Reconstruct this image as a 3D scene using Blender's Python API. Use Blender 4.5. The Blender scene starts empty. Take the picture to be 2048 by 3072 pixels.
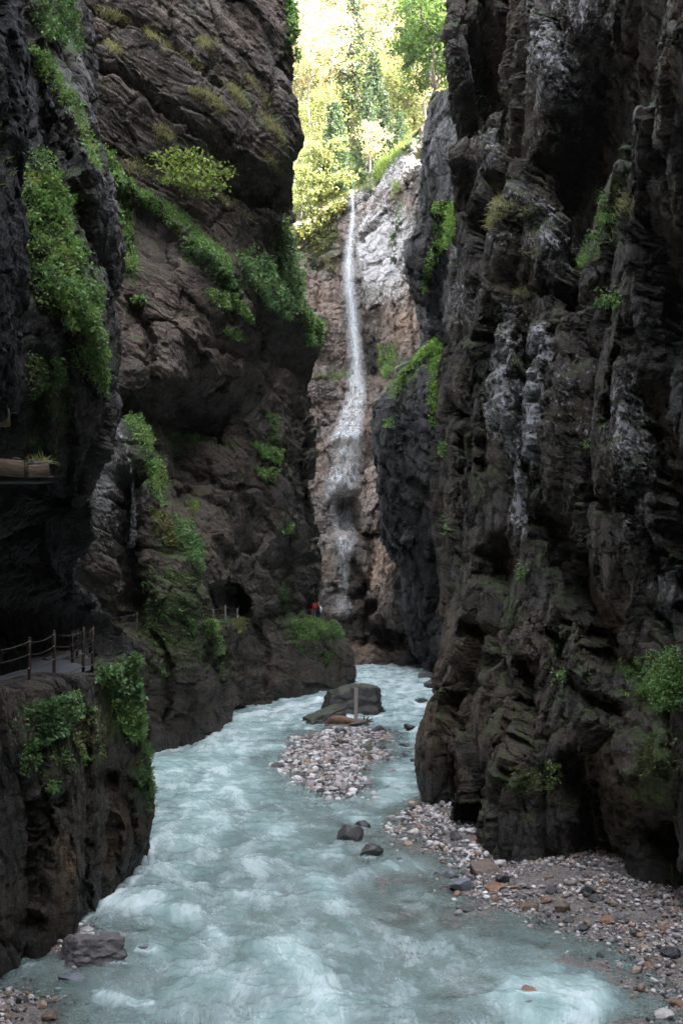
import bpy, math, random
import numpy as np
from math import radians
random.seed(7)
RNG = np.random.default_rng(11)
SC = bpy.context.scene
COL = SC.collection
F, CX, HY, HZ = 2987.0, 1024.0, 1800.0, 8.0      # focal length (photo pixels), principal column, horizon row, eye height

def P(px, py, d):
    """world point that stands d metres ahead at photo pixel (px, py)"""
    return np.array([(px-CX)/F*d, d, HZ-(py-HY)/F*d])

# ------------------------------------------------------------------ noise
def _h(ix, iy, iz, s):
    with np.errstate(over='ignore'):
        n = ix.astype(np.uint32)*np.uint32(374761393)+iy.astype(np.uint32)*np.uint32(668265263)+iz.astype(np.uint32)*np.uint32(2246822519)+np.uint32((s*3266489917) & 0xffffffff)
        n = (n ^ (n >> np.uint32(15)))*np.uint32(2246822519)
        n = (n ^ (n >> np.uint32(13)))*np.uint32(3266489917)
        return n ^ (n >> np.uint32(16))
_g = np.random.default_rng(5).normal(size=(256, 3)); _g /= np.linalg.norm(_g, axis=1)[:, None]
_g = _g.astype(np.float32)
from concurrent.futures import ThreadPoolExecutor
POOL = ThreadPoolExecutor(4)
def chunked(fn):
    def run(p, *k):
        p = np.asarray(p, np.float32); n = len(p)
        if n <= 20000: return fn(p, *k)
        parts = list(POOL.map(lambda i: fn(p[i:i+20000], *k), range(0, n, 20000)))
        return tuple(np.concatenate(q) for q in zip(*parts)) if isinstance(parts[0], tuple) else np.concatenate(parts)
    return run
@chunked
def perlin(p, s=0):
    fl = np.floor(p); i = fl.astype(np.int32).astype(np.uint32); f = p-fl
    u = f*f*f*(f*(f*6-15)+10)
    X = [i[:, 0]*np.uint32(374761393), (i[:, 0]+np.uint32(1))*np.uint32(374761393)]
    Y = [i[:, 1]*np.uint32(668265263), (i[:, 1]+np.uint32(1))*np.uint32(668265263)]
    sd = np.uint32((s*3266489917) & 0xffffffff)
    Z = [i[:, 2]*np.uint32(2246822519)+sd, (i[:, 2]+np.uint32(1))*np.uint32(2246822519)+sd]
    fx, fy, fz = f[:, 0], f[:, 1], f[:, 2]; ux, uy, uz = u[:, 0], u[:, 1], u[:, 2]
    def c(dx, dy, dz):
        n = X[dx]+Y[dy]+Z[dz]
        n = (n ^ (n >> np.uint32(15)))*np.uint32(2246822519); n = (n ^ (n >> np.uint32(13)))*np.uint32(3266489917)
        k = (n >> np.uint32(16)) & np.uint32(255)
        return _gx[k]*(fx-dx)+_gy[k]*(fy-dy)+_gz[k]*(fz-dz)
    l = lambda a, b, t: a+(b-a)*t
    return 1.5*l(l(l(c(0,0,0), c(1,0,0), ux), l(c(0,1,0), c(1,1,0), ux), uy), l(l(c(0,0,1), c(1,0,1), ux), l(c(0,1,1), c(1,1,1), ux), uy), uz)
_gx, _gy, _gz = [np.ascontiguousarray(_g[:, k]) for k in range(3)]
def fbm(p, o=4, s=0, gain=.5, lac=2.03):
    a, t, q = 1.0, 0, np.asarray(p, np.float32)
    for k in range(o):
        t = t+a*perlin(q, s+k*17); a *= gain; q = q*lac+3.7
    return t
def ridged(p, o=4, s=0, gain=.5, lac=2.05):
    a, t, q = 1.0, 0, np.asarray(p, np.float32)
    for k in range(o):
        t = t+a*(1-np.abs(perlin(q, s+k*17))*2); a *= gain; q = q*lac+1.3
    return t
@chunked
def facet(p, s=0):
    """chiselled blocks: every Worley cell is a tilted plane; returns (height, crack distance)"""
    p = np.asarray(p, np.float32)
    i = np.floor(p-.5).astype(np.int64)
    n = len(p)
    b1 = np.full(n, 9., np.float32); b2 = b1.copy(); h = np.zeros(n, np.float32)
    for dx in (0, 1):
        for dy in (0, 1):
            for dz in (0, 1):
                c = i+np.array([dx, dy, dz])
                k = _h(c[:, 0], c[:, 1], c[:, 2], s)
                r = np.stack([(k & np.uint32(1023)), (k >> np.uint32(10)) & np.uint32(1023), (k >> np.uint32(20)) & np.uint32(1023)], 1).astype(np.float32)/1023
                v = p-(c+.12+.76*r).astype(np.float32)
                d = (v*v).sum(1)
                m = d < b1
                b2 = np.where(m, b1, np.minimum(b2, d))
                t = _g[(k >> np.uint32(7)) & np.uint32(255)]
                hh = (t*v).sum(1)*1.1+(r[:, 0]-.5)*.8
                h = np.where(m, hh, h); b1 = np.where(m, d, b1)
    return h, np.sqrt(b2)-np.sqrt(b1)
def sstep(a, b, x):
    t = np.clip((x-a)/(b-a), 0, 1); return t*t*(3-2*t)

# ------------------------------------------------------------------ mesh + object helpers
def mesh_np(name, v, f, smooth=True, attrs=None, mats=None, midx=None):
    v = np.asarray(v, np.float32).reshape(-1, 3)
    me = bpy.data.meshes.new(name)
    if isinstance(f, np.ndarray):
        k = f.shape[1]; nf = len(f)
        me.vertices.add(len(v)); me.vertices.foreach_set('co', v.ravel())
        me.loops.add(nf*k); me.loops.foreach_set('vertex_index', f.astype(np.int32).ravel())
        me.polygons.add(nf)
        me.polygons.foreach_set('loop_start', np.arange(0, nf*k, k, dtype=np.int32))
        me.polygons.foreach_set('loop_total', np.full(nf, k, np.int32))
        me.update(calc_edges=True)
    else:
        me.from_pydata([tuple(map(float, q)) for q in v], [], [tuple(map(int, q)) for q in f]); me.update()
    if smooth:
        me.polygons.foreach_set('use_smooth', np.ones(len(me.polygons), bool))
    for kx, a in (attrs or {}).items():
        a = np.asarray(a, np.float32)
        if a.ndim == 1:
            at = me.attributes.new(kx, 'FLOAT', 'POINT'); at.data.foreach_set('value', a)
        else:
            at = me.attributes.new(kx, 'FLOAT_VECTOR', 'POINT'); at.data.foreach_set('vector', a.ravel())
    return me
def link(name, me, mat=None, parent=None):
    o = bpy.data.objects.new(name, me); COL.objects.link(o)
    if mat is not None and me is not None: me.materials.append(mat)
    if parent is not None:
        o.parent = parent
    return o
def tag(o, label=None, cat=None, group=None, kind=None):
    if label: o['label'] = label
    if cat: o['category'] = cat
    if group: o['group'] = group
    if kind: o['kind'] = kind
    return o
def empty(name, loc, label, cat, group=None):
    o = bpy.data.objects.new(name, None); COL.objects.link(o); o.location = [float(q) for q in loc]
    o.empty_display_size = .2
    return tag(o, label, cat, group)
def child(name, v, f, mat, root, **k):
    """a part given in world coordinates, stored relative to its thing"""
    v = np.asarray(v, float).reshape(-1, 3)-np.array(root.location)
    return link(name, mesh_np(name, v, f, **k), mat, root)

class MB:
    """collects simple solids in world coordinates"""
    def __init__(s): s.v = []; s.f = []
    def add(s, v, f):
        n = len(s.v); s.v += [tuple(map(float, q)) for q in v]; s.f += [tuple(int(i)+n for i in q) for q in f]; return s
    def box(s, c, sx, sy, sz, rot=None, bev=.0):
        x, y, z = sx/2, sy/2, sz/2
        b = min(bev, x*.45, y*.45, z*.45)
        pts = []
        if b <= 0:
            pts = [(-x,-y,-z),(x,-y,-z),(x,y,-z),(-x,y,-z),(-x,-y,z),(x,-y,z),(x,y,z),(-x,y,z)]
            fs = [(3,2,1,0),(4,5,6,7),(0,1,5,4),(1,2,6,5),(2,3,7,6),(3,0,4,7)]
        else:
            ring = lambda zz, ix: [(-x+ix,-y,zz),(x-ix,-y,zz),(x,-y+ix,zz),(x,y-ix,zz),(x-ix,y,zz),(-x+ix,y,zz),(-x,y-ix,zz),(-x,-y+ix,zz)]
            inn = lambda zz: [(px*(x-b)/x, py*(y-b)/y, zz) for px, py, _ in ring(zz, b)]
            pts = inn(-z)+ring(-z+b, b)+ring(z-b, b)+inn(z)
            fs = [tuple(range(7,-1,-1)), tuple(range(24,32))]
            for L in range(3):
                for k in range(8):
                    fs.append((L*8+k, L*8+(k+1)%8, L*8+8+(k+1)%8, L*8+8+k))
        R = np.eye(3) if rot is None else rot
        return s.add([R@np.array(q)+np.array(c) for q in pts], fs)
    def tube(s, pts, rad, n=8, cap=True):
        pts = np.asarray(pts, float); m = len(pts)
        rad = np.broadcast_to(np.asarray(rad, float), (m,))
        t = np.gradient(pts, axis=0); t /= np.linalg.norm(t, axis=1)[:, None]+1e-9
        ref = np.array([0, 0, 1.]) if abs(t[0][2]) < .9 else np.array([1., 0, 0])
        vs, fs = [], []
        u = np.cross(t[0], ref); u /= np.linalg.norm(u)
        for k in range(m):
            u = u-t[k]*(u@t[k]); u /= np.linalg.norm(u)+1e-9
            w = np.cross(t[k], u)
            for j in range(n):
                a = 2*math.pi*j/n
                vs.append(pts[k]+rad[k]*(math.cos(a)*u+math.sin(a)*w))
        for k in range(m-1):
            for j in range(n):
                fs.append((k*n+j, k*n+(j+1)%n, (k+1)*n+(j+1)%n, (k+1)*n+j))
        if cap:
            fs.append(tuple(range(n-1, -1, -1))); fs.append(tuple((m-1)*n+j for j in range(n)))
        return s.add(vs, fs)
    def build(s, name, mat, root, smooth=True):
        return child(name, s.v, s.f, mat, root, smooth=smooth)

def ico(sub):
    t = (1+5**.5)/2
    v = [(-1,t,0),(1,t,0),(-1,-t,0),(1,-t,0),(0,-1,t),(0,1,t),(0,-1,-t),(0,1,-t),(t,0,-1),(t,0,1),(-t,0,-1),(-t,0,1)]
    f = [(0,11,5),(0,5,1),(0,1,7),(0,7,10),(0,10,11),(1,5,9),(5,11,4),(11,10,2),(10,7,6),(7,1,8),(3,9,4),(3,4,2),(3,2,6),(3,6,8),(3,8,9),(4,9,5),(2,4,11),(6,2,10),(8,6,7),(9,8,1)]
    v = [np.array(q)/np.linalg.norm(q) for q in v]
    for _ in range(sub):
        c = {}; nf = []
        def mid(a, b):
            k = (min(a, b), max(a, b))
            if k not in c:
                m = v[a]+v[b]; v.append(m/np.linalg.norm(m)); c[k] = len(v)-1
            return c[k]
        for a, b, d in f:
            x, y, z = mid(a, b), mid(b, d), mid(d, a)
            nf += [(a, x, z), (b, y, x), (d, z, y), (x, y, z)]
        f = nf
    return np.array(v, np.float32), np.array(f, np.int32)
ICO = [ico(k) for k in range(6)]

def in_poly(x, y, poly):
    poly = np.asarray(poly, float); ins = np.zeros(x.shape, bool); j = len(poly)-1
    for i in range(len(poly)):
        xi, yi = poly[i]; xj, yj = poly[j]
        c = ((yi > y) != (yj > y)) & (x < (xj-xi)*(y-yi)/(yj-yi+1e-12)+xi)
        ins ^= c; j = i
    return ins
def seg_dist(x, y, pts):
    d = np.full(x.shape, 1e9)
    for (x0, y0), (x1, y1) in zip(pts[:-1], pts[1:]):
        vx, vy = x1-x0, y1-y0
        t = np.clip(((x-x0)*vx+(y-y0)*vy)/(vx*vx+vy*vy+1e-9), 0, 1)
        d = np.minimum(d, np.hypot(x-x0-t*vx, y-y0-t*vy))
    return d
def sdf_poly(x, y, poly):
    d = seg_dist(x, y, list(poly)+[poly[0]])
    return np.where(in_poly(x, y, poly), -d, d)
def pix(v):
    y = np.maximum(v[:, 1], .5)
    return v[:, 0]/y*F+CX, HY-(v[:, 2]-HZ)/y*F

# ------------------------------------------------------------------ materials
class NT:
    def __init__(s, name):
        s.m = bpy.data.materials.new(name); s.m.use_nodes = True
        s.t = s.m.node_tree; s.t.nodes.clear()
        s.out = s.t.nodes.new('ShaderNodeOutputMaterial')
    def n(s, ty, ins=None, **kw):
        nd = s.t.nodes.new('ShaderNode'+ty)
        for k, v in kw.items(): setattr(nd, k, v)
        for k, v in (ins or {}).items():
            if hasattr(v, 'is_output') or isinstance(v, bpy.types.NodeSocket): s.t.links.new(v, nd.inputs[k])
            else: nd.inputs[k].default_value = v
        return nd
    def attr(s, name, out='Fac'): return s.n('Attribute', attribute_name=name).outputs[out]
    def coord(s): return s.n('TexCoord').outputs['Object']
    def mapv(s, vec, scale=(1,1,1), rot=(0,0,0)):
        return s.n('Mapping', {'Vector': vec, 'Scale': scale, 'Rotation': rot}).outputs[0]
    def noise(s, vec, scale, detail=4, rough=.55, dist=0.):
        return s.n('TexNoise', {'Vector': vec, 'Scale': scale, 'Detail': detail, 'Roughness': rough, 'Distortion': dist}).outputs[0]
    def ramp(s, fac, stops, interp='LINEAR'):
        nd = s.n('ValToRGB', {'Fac': fac}); r = nd.color_ramp; r.interpolation = interp
        while len(r.elements) < len(stops): r.elements.new(.5)
        for e, (p, c) in zip(r.elements, stops):
            e.position = p; e.color = (c, c, c, 1) if isinstance(c, (int, float)) else (*c, 1)
        return nd.outputs[0]
    def mix(s, fac, a, b, mode='MIX'):
        nd = s.n('Mix', data_type='RGBA', blend_type=mode)
        for idx, v in ((0, fac), (6, a), (7, b)):
            if isinstance(v, bpy.types.NodeSocket): s.t.links.new(v, nd.inputs[idx])
            elif idx == 0: nd.inputs[0].default_value = v
            else: nd.inputs[idx].default_value = (*v, 1)
        return nd.outputs[2]
    def math(s, op, a, b=0., clamp=False):
        nd = s.n('Math', operation=op, use_clamp=clamp)
        for k, v in ((0, a), (1, b)):
            if isinstance(v, bpy.types.NodeSocket): s.t.links.new(v, nd.inputs[k])
            else: nd.inputs[k].default_value = v
        return nd.outputs[0]
    def bump(s, h, strength, dist, normal=None):
        i = {'Height': h, 'Strength': strength, 'Distance': dist}
        if normal is not None: i['Normal'] = normal
        return s.n('Bump', i).outputs[0]
    def done(s, sh, vol=None):
        s.t.links.new(sh, s.out.inputs['Surface']); return s.m

def rock_mat(name, dark, mid, warm, lichen=(.30,.31,.33), moss=(.045,.07,.014), warm_amt=.5, rough=.62, layers=None, pale_fleck=.25, upmoss=.5):
    t = NT(name); co = t.coord()
    w = t.n('TexNoise', {'Vector': co, 'Scale': .5, 'Detail': 2.}).outputs['Color']
    cw = t.n('Vector' if False else 'VectorMath', {0: co, 1: t.n('VectorMath', {0: w, 1: (.9,.9,.9)}, operation='MULTIPLY').outputs[0]}, operation='ADD').outputs[0]
    n1 = t.noise(cw, .33, 6, .62)
    n2 = t.noise(cw, 1.7, 6, .65)
    n3 = t.noise(co, 7., 5, .7)
    n4 = t.noise(co, 28., 3, .7)
    c = t.mix(t.ramp(n2, [(.32, 0.), (.66, 1.)]), dark, mid)
    c = t.mix(t.math('MULTIPLY', t.ramp(n1, [(.45, 0.), (.62, 1.)]), warm_amt), c, warm)
    c = t.mix(t.math('MULTIPLY', t.attr('warm'), t.ramp(n2, [(.25, .35), (.6, 1.)])), c, tuple(min(1, q*1.5) for q in warm))
    c = t.mix(.75, c, t.ramp(n3, [(.28, .35), (.52, .8), (.75, 1.25)]), 'MULTIPLY')
    if layers:                                                     # bedding planes
        lv = t.mapv(co, layers[0], layers[1])
        ln = t.noise(lv, 1., 5, .6, .4)
        c = t.mix(.7, c, t.ramp(ln, [(.33, .45), (.5, .95), (.7, 1.2)]), 'MULTIPLY')
    # vertical water stains
    sv = t.noise(t.mapv(cw, (1.1, 1.1, .07)), 1.2, 5, .6)
    c = t.mix(t.math('MULTIPLY', t.ramp(sv, [(.52, 0.), (.68, 1.)]), .65), c, tuple(q*.45 for q in dark))
    # crusts of lichen and bare pale fracture
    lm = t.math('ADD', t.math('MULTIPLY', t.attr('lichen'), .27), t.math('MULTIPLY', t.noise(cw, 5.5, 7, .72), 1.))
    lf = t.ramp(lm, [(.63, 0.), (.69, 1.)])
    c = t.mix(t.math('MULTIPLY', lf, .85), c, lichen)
    fl = t.ramp(t.noise(co, 11., 6, .85), [(.60, 0.), (.66, 1.)])
    c = t.mix(t.math('MULTIPLY', fl, pale_fleck), c, tuple(q*.9 for q in lichen))
    # moss: painted zones plus what settles on ledges that face up
    nz = t.n('SeparateXYZ', {0: t.n('NewGeometry').outputs['Normal']}).outputs[2]
    up = t.math('MULTIPLY', t.ramp(nz, [(.25, 0.), (.7, 1.)]), upmoss)
    mm = t.math('ADD', t.math('ADD', t.math('MULTIPLY', t.attr('moss'), .55), t.math('MULTIPLY', up, .4)), t.math('MULTIPLY', t.math('SUBTRACT', n2, .5), 1.4))
    mf = t.ramp(mm, [(.27, 0.), (.45, 1.)])
    mcol = t.mix(n3, tuple(q*.5 for q in moss), tuple(q*1.5 for q in moss))
    c = t.mix(mf, c, mcol)
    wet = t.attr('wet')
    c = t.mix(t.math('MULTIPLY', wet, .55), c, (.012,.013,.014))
    r = t.math('SUBTRACT', t.math('ADD', rough-.15, t.math('MULTIPLY', n3, .4)), t.math('MULTIPLY', wet, .38), True)
    r = t.math('MAXIMUM', r, .16)
    b = t.bump(t.math('ADD', t.math('MULTIPLY', n3, 1.), t.math('MULTIPLY', n4, .45)), .9, .16)
    b = t.bump(n2, .5, .4, b)
    bs = t.n('BsdfPrincipled', {'Base Color': c, 'Roughness': r, 'Normal': b, 'Specular IOR Level': .45})
    return t.done(bs.outputs[0])

def leaf_mat(name, a, b, trans=.35, dry=None):
    t = NT(name)
    c = t.mix(t.attr('tint'), a, b)
    if dry: c = t.mix(t.ramp(t.attr('tint'), [(.86, 0.), (.97, 1.)]), c, dry)
    bs = t.n('BsdfPrincipled', {'Base Color': c, 'Roughness': .5, 'Specular IOR Level': .3})
    tr = t.n('BsdfTranslucent', {'Color': t.mix(.5, c, t.mix(1., c, (1.35, 1.3, .75), 'MULTIPLY'))})
    ms = t.n('MixShader', {0: trans, 1: bs.outputs[0], 2: tr.outputs[0]})
    return t.done(ms.outputs[0])

def simple_mat(name, col, rough=.6, metal=0., var=.35, scale=6., bump=.3, col2=None, stretch=(1,1,1)):
    t = NT(name); co = t.mapv(t.coord(), stretch)
    n = t.noise(co, scale, 5, .65)
    c = t.mix(t.ramp(n, [(.3, 0.), (.7, 1.)]), tuple(q*(1-var) for q in col), col2 or tuple(min(1, q*(1+var)) for q in col))
    b = t.bump(n, bump, .03)
    bs = t.n('BsdfPrincipled', {'Base Color': c, 'Roughness': rough, 'Metallic': metal, 'Normal': b})
    return t.done(bs.outputs[0])
# ------------------------------------------------------------------ cliffs: lofted control grids + rock relief
def pchip(t, y, q):
    """monotone cubic along axis 0"""
    h = np.diff(t); d = np.diff(y, axis=0)/h.reshape(-1, *([1]*(y.ndim-1)))
    m = np.zeros_like(y)
    if len(t) > 2:
        hh = h.reshape(-1, *([1]*(y.ndim-1)))
        w1 = 2*hh[1:]+hh[:-1]; w2 = hh[1:]+2*hh[:-1]
        same = d[1:]*d[:-1] > 0
        dd = np.where(same, (w1+w2)/(w1/np.where(same, d[:-1], 1)+w2/np.where(same, d[1:], 1)), 0)
        m[1:-1] = dd
    m[0] = d[0]; m[-1] = d[-1]
    k = np.clip(np.searchsorted(t, q, 'right')-1, 0, len(t)-2)
    s = ((q-t[k])/h[k]).reshape(-1, *([1]*(y.ndim-1))); H = h[k].reshape(s.shape)
    return (2*s**3-3*s**2+1)*y[k]+(s**3-2*s**2+s)*H*m[k]+(-2*s**3+3*s**2)*y[k+1]+(s**3-s**2)*H*m[k+1]

SHEETS = {}
STEP = 2.6
def sheet(name, rows, mat, side, label, feats=(), masks=(), big=(), fine=(), lean=.62, blur_warp=14., step=None, strata=None, frame=None):
    step = step or STEP
    C, hid = [], []
    for r in rows:
        if r[0] == 'Z':
            if r[1] > 20 and not C: C.append(None); hid.append([1]*len(rows[1][1])); continue
            q = C[-1].copy(); q[:, 2] = r[1]; C.append(q); hid.append([1]*len(q)); continue
        py, pts = r; out = [None]*len(pts); hh = []
        for j, p in enumerate(pts):
            if p[0] == 'w': hh.append(1); continue
            hh.append(0); out[j] = P(p[0], p[2] if len(p) > 2 else py, p[1])
        for j, p in enumerate(pts):
            if p[0] == 'w':
                if len(p) > 3: z = p[3]
                else:
                    k = min((i for i in range(len(pts)) if out[i] is not None and pts[i][0] != 'w'), key=lambda i: abs(i-j)); z = out[k][2]
                out[j] = np.array([p[1], p[2], z], float)
        C.append(np.array(out)); hid.append(hh)
    if rows[0][0] == 'Z':
        q = C[1].copy(); q[:, 2] = np.maximum(rows[0][1], q[:, 2]+8); C[0] = q
    C = np.array(C); hid = np.array(hid)
    frame = frame or (lambda v: v)
    zl = HZ+1950/F*np.maximum(C[..., 1], 14)
    C[..., 0] += side*lean*np.maximum(0, C[..., 2]-zl)
    nr, nc = C.shape[:2]
    fx, fy = pix(C.reshape(-1, 3)); fx = fx.reshape(nr, nc); fy = fy.reshape(nr, nc)
    def params(axis):
        t, q, fl = [0.], [], []
        n = C.shape[axis]
        for j in range(n-1):
            a = np.take(C, j, axis); b = np.take(C, j+1, axis)
            L = np.linalg.norm(b-a, axis=1)
            ha = np.take(hid, j, axis)+np.take(hid, j+1, axis)
            pa = np.hypot(np.take(fx, j+1, axis)-np.take(fx, j, axis), np.take(fy, j+1, axis)-np.take(fy, j, axis))
            yy0 = np.minimum(np.take(fy, j, axis), np.take(fy, j+1, axis)); yy1 = np.maximum(np.take(fy, j, axis), np.take(fy, j+1, axis))
            vis = (ha == 0) & (yy1 > -150) & (yy0 < 3300)
            edge = (ha == 1).sum() > .5*len(ha)
            k = int(np.clip(pa[vis].max()/step, 3, 420)) if vis.any() else int(np.clip(L.max()/(.16 if edge and axis == 1 else 1.3), 3, 90))
            w = max(L.mean(), .3)
            q += list(t[-1]+w*np.arange(k)/k); t.append(t[-1]+w); fl += [1. if vis.any() else .5 if edge else .06]*k
        q.append(t[-1]); return np.array(t), np.array(q), np.array(fl)
    tc, qc, flc = params(1); tr, qr, flr = params(0)
    G = pchip(tr, C, qr)                      # rows
    G = pchip(tc, np.swapaxes(G, 0, 1), qc)   # columns first axis now
    G = np.swapaxes(G, 0, 1)
    R, K = G.shape[:2]
    def normals(G):
        du = np.gradient(G, axis=1); dv = np.gradient(G, axis=0)
        N = np.cross(dv, du); N /= np.linalg.norm(N, axis=2)[..., None]+1e-9
        return N
    N = normals(G)
    cam = np.array([0, 0, HZ])-G
    if (np.sum(N*cam, axis=2) > 0).mean() < .5: N = -N; flip = True
    else: flip = False
    V = G.reshape(-1, 3); NV = N.reshape(-1, 3)
    x, y = pix(V)
    wx = x+blur_warp*fbm(np.stack([x/45, y/45, x*0], 1), 3, 91); wy = y+blur_warp*fbm(np.stack([x/45, y/45, x*0+9], 1), 3, 92)
    away = np.stack([V[:, 0], V[:, 1], V[:, 2]*0], 1); away /= np.linalg.norm(away, axis=1)[:, None]+1e-9
    infr = (V[:, 1] > 8)
    disp = np.zeros(len(V))
    for kind, amp, o, s, sc in big:
        q = frame(V)/np.array(sc)
        if kind == 'fbm': disp += amp*fbm(q, o, s)
        elif kind == 'rid': disp += amp*(ridged(q, o, s)-.9)
        elif kind == 'fac':
            h, e = facet(q+.10*np.stack([fbm(q*1.7, 2, s+5), fbm(q*1.7, 2, s+6), fbm(q*1.7, 2, s+7)], 1), s)
            disp += amp*(h-.5*np.exp(-(e/.06)**2)*o)
    V2 = V+NV*disp[:, None]
    for ft in feats:
        if ft[0] == 'line':
            d = seg_dist(wx, wy, ft[1])/ft[2]; a = ft[3]*np.exp(-d*d)
        elif ft[0] == 'ell':
            (cx, cy), (rx, ry) = ft[1], ft[2]
            d2 = ((wx-cx)/rx)**2+((wy-cy)/ry)**2; a = ft[3]*np.exp(-d2**1.5)
        elif ft[0] == 'poly':                                       # block pushed out (negative) or cave cut in, with edges ft[3] px wide
            a = ft[2]*sstep(ft[3], -ft[3], sdf_poly(x+.35*(wx-x), y+.35*(wy-y), ft[1]))
        V2 += away*(a*infr)[:, None]
    if strata:
        fn, amp, wl, sl = strata
        s = fn(V)+.35*fbm(V/np.array([6, 6, 6]), 3, 61)
        a = 0
        for k, (m, ww) in enumerate(zip((1, .55, .3), (1, .37, .15))):
            ph = s/(wl*ww)+.35*fbm(V/3, 2, 70+k); fr = ph-np.floor(ph)
            cell = np.floor(ph)
            rnd = (_h(cell.astype(np.int64), cell.astype(np.int64)*0+k, cell.astype(np.int64)*0, 77) & np.uint32(255))/255.
            a = a+m*((fr**.7-.5)*(.35+.65*rnd)+(rnd-.5)*.5)
        msk = sl(x, y) if sl else 1
        V2 += NV*(amp*a*msk)[:, None]
    # even out the mesh where the relief is steep: equal steps along every row, then along every column
    B = np.concatenate([V2.reshape(R, K, 3), np.stack([wx, wy], 1).reshape(R, K, 2), V.reshape(R, K, 3)], 2)
    def even(B, w):
        n, m = B.shape[:2]
        L = np.linalg.norm(np.diff(B[..., :3], axis=1), axis=2)*F/np.clip(B[:, 1:, 1], 12, None)/step*w[None]
        L = np.clip(L, .05, 12)
        c = np.cumsum(np.pad(L, ((8, 8), (0, 0)), 'edge'), 0); c = np.vstack([0*c[:1], c]); L = (c[17:]-c[:-17])/17
        s = np.concatenate([np.zeros((n, 1)), np.cumsum(L, 1)], 1)
        M = int(np.clip(np.percentile(s[:, -1], 80), m, 1.7*m))
        out = np.empty((n, M, B.shape[2]))
        for r_ in range(n):
            x = np.interp(np.linspace(0, s[r_, -1], M), s[r_], np.arange(m)); k = np.minimum(x.astype(int), m-2); fr_ = (x-k)[:, None]
            out[r_] = B[r_, k]*(1-fr_)+B[r_, k+1]*fr_
        wn = np.interp(np.linspace(0, m-2, M-1), np.arange(m-1), w)
        return out, wn
    B, flc = even(B, flc)
    B = np.swapaxes(even(np.swapaxes(B, 0, 1), flr)[0], 0, 1)
    R, K = B.shape[:2]; B = B.reshape(-1, 8); V2 = B[:, :3].copy(); wx, wy = B[:, 3], B[:, 4]; V = B[:, 5:].copy()
    NV = normals(V2.reshape(R, K, 3)).reshape(-1, 3)*(-1 if flip else 1)
    N2 = NV
    disp = np.zeros(len(V))
    for kind, amp, o, s, sc in fine:
        q = frame(V2)/np.array(sc)
        if kind == 'fbm': disp += amp*fbm(q, o, s)
        elif kind == 'rid': disp += amp*(ridged(q, o, s)-.9)
        elif kind == 'fac':
            h, e = facet(q+.10*np.stack([fbm(q*1.9, 2, s+5), fbm(q*1.9, 2, s+6), fbm(q*1.9, 2, s+7)], 1), s)
            disp += amp*(h-.6*np.exp(-(e/.07)**2)*o)
    V3 = V2+N2*disp[:, None]
    at = {k: np.zeros(len(V), np.float32) for k in ('moss', 'lichen', 'warm', 'wet')}
    for nm, kind, geo, w, a in masks:
        if kind == 'line': m = np.exp(-(seg_dist(wx, wy, geo)/w)**2)
        elif kind == 'ell': m = np.exp(-((((wx-geo[0])/w[0])**2+((wy-geo[1])/w[1])**2)**1.5))
        elif kind == 'all': m = np.ones(len(V))
        elif kind == 'base': m = 1-sstep(geo, geo+w, V3[:, 2]+.5*fbm(V3/1.3, 3, 55))
        at[nm] = np.maximum(at[nm], a*m).astype(np.float32)
    i = np.arange(R*K).reshape(R, K)
    f = np.stack([i[:-1, :-1], i[1:, :-1], i[1:, 1:], i[:-1, 1:]], -1).reshape(-1, 4)
    # face winding follows the camera-facing normal
    a0 = V2[f[:, 0]]; nf = np.cross(V2[f[:, 1]]-a0, V2[f[:, 3]]-a0)
    if (np.sum(nf*NV[f[:, 0]], axis=1) > 0).mean() < .5: f = f[:, ::-1]
    print(name, R, K)
    o = link(name, mesh_np(name, V3, f, smooth=False, attrs=at), mat)
    tag(o, label, 'cliff', kind='structure')
    N3 = normals(V3.reshape(R, K, 3)).reshape(-1, 3)*(-1 if flip else 1)
    px, py = pix(V3)
    fr = (V3[:, 1] > 6) & (px > -120) & (px < 2170) & (py > -120) & (py < 3150)
    SHEETS[name] = (V3[fr].astype(np.float32), N3[fr].astype(np.float32), px[fr], py[fr], N2[fr].astype(np.float32))
    return o

W = 'w'
# rock of each part of the gorge
M_right = rock_mat('rock_right', (0.021,0.017,0.014), (0.078,0.060,0.047), (0.098,0.062,0.035), lichen=(.38,.37,.38), warm_amt=.55, pale_fleck=.6)
M_strata = rock_mat('rock_strata', (0.047,0.036,0.030), (0.150,0.115,0.092), (0.159,0.101,0.067), lichen=(.20,.195,.19), warm_amt=.5, layers=((.25,.25,2.2), (0, .5, 0)))
M_near = rock_mat('rock_near', (.016,.015,.014), (.056,.048,.043), (.08,.056,.04), lichen=(.2,.2,.21), warm_amt=.4, pale_fleck=.2)
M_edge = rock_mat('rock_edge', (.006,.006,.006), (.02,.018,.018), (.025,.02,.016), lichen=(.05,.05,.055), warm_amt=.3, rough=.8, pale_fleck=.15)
M_low = rock_mat('rock_low', (0.024,0.021,0.017), (0.077,0.061,0.046), (0.123,0.075,0.038), lichen=(.2,.2,.2), warm_amt=.5, upmoss=.1)
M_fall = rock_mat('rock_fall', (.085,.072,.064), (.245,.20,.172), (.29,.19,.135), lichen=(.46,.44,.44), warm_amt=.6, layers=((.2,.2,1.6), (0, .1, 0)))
M_far = rock_mat('rock_far', (.008,.0078,.0075), (.023,.0215,.020), (.036,.029,.023), lichen=(.085,.085,.09), warm_amt=.3)

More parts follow.
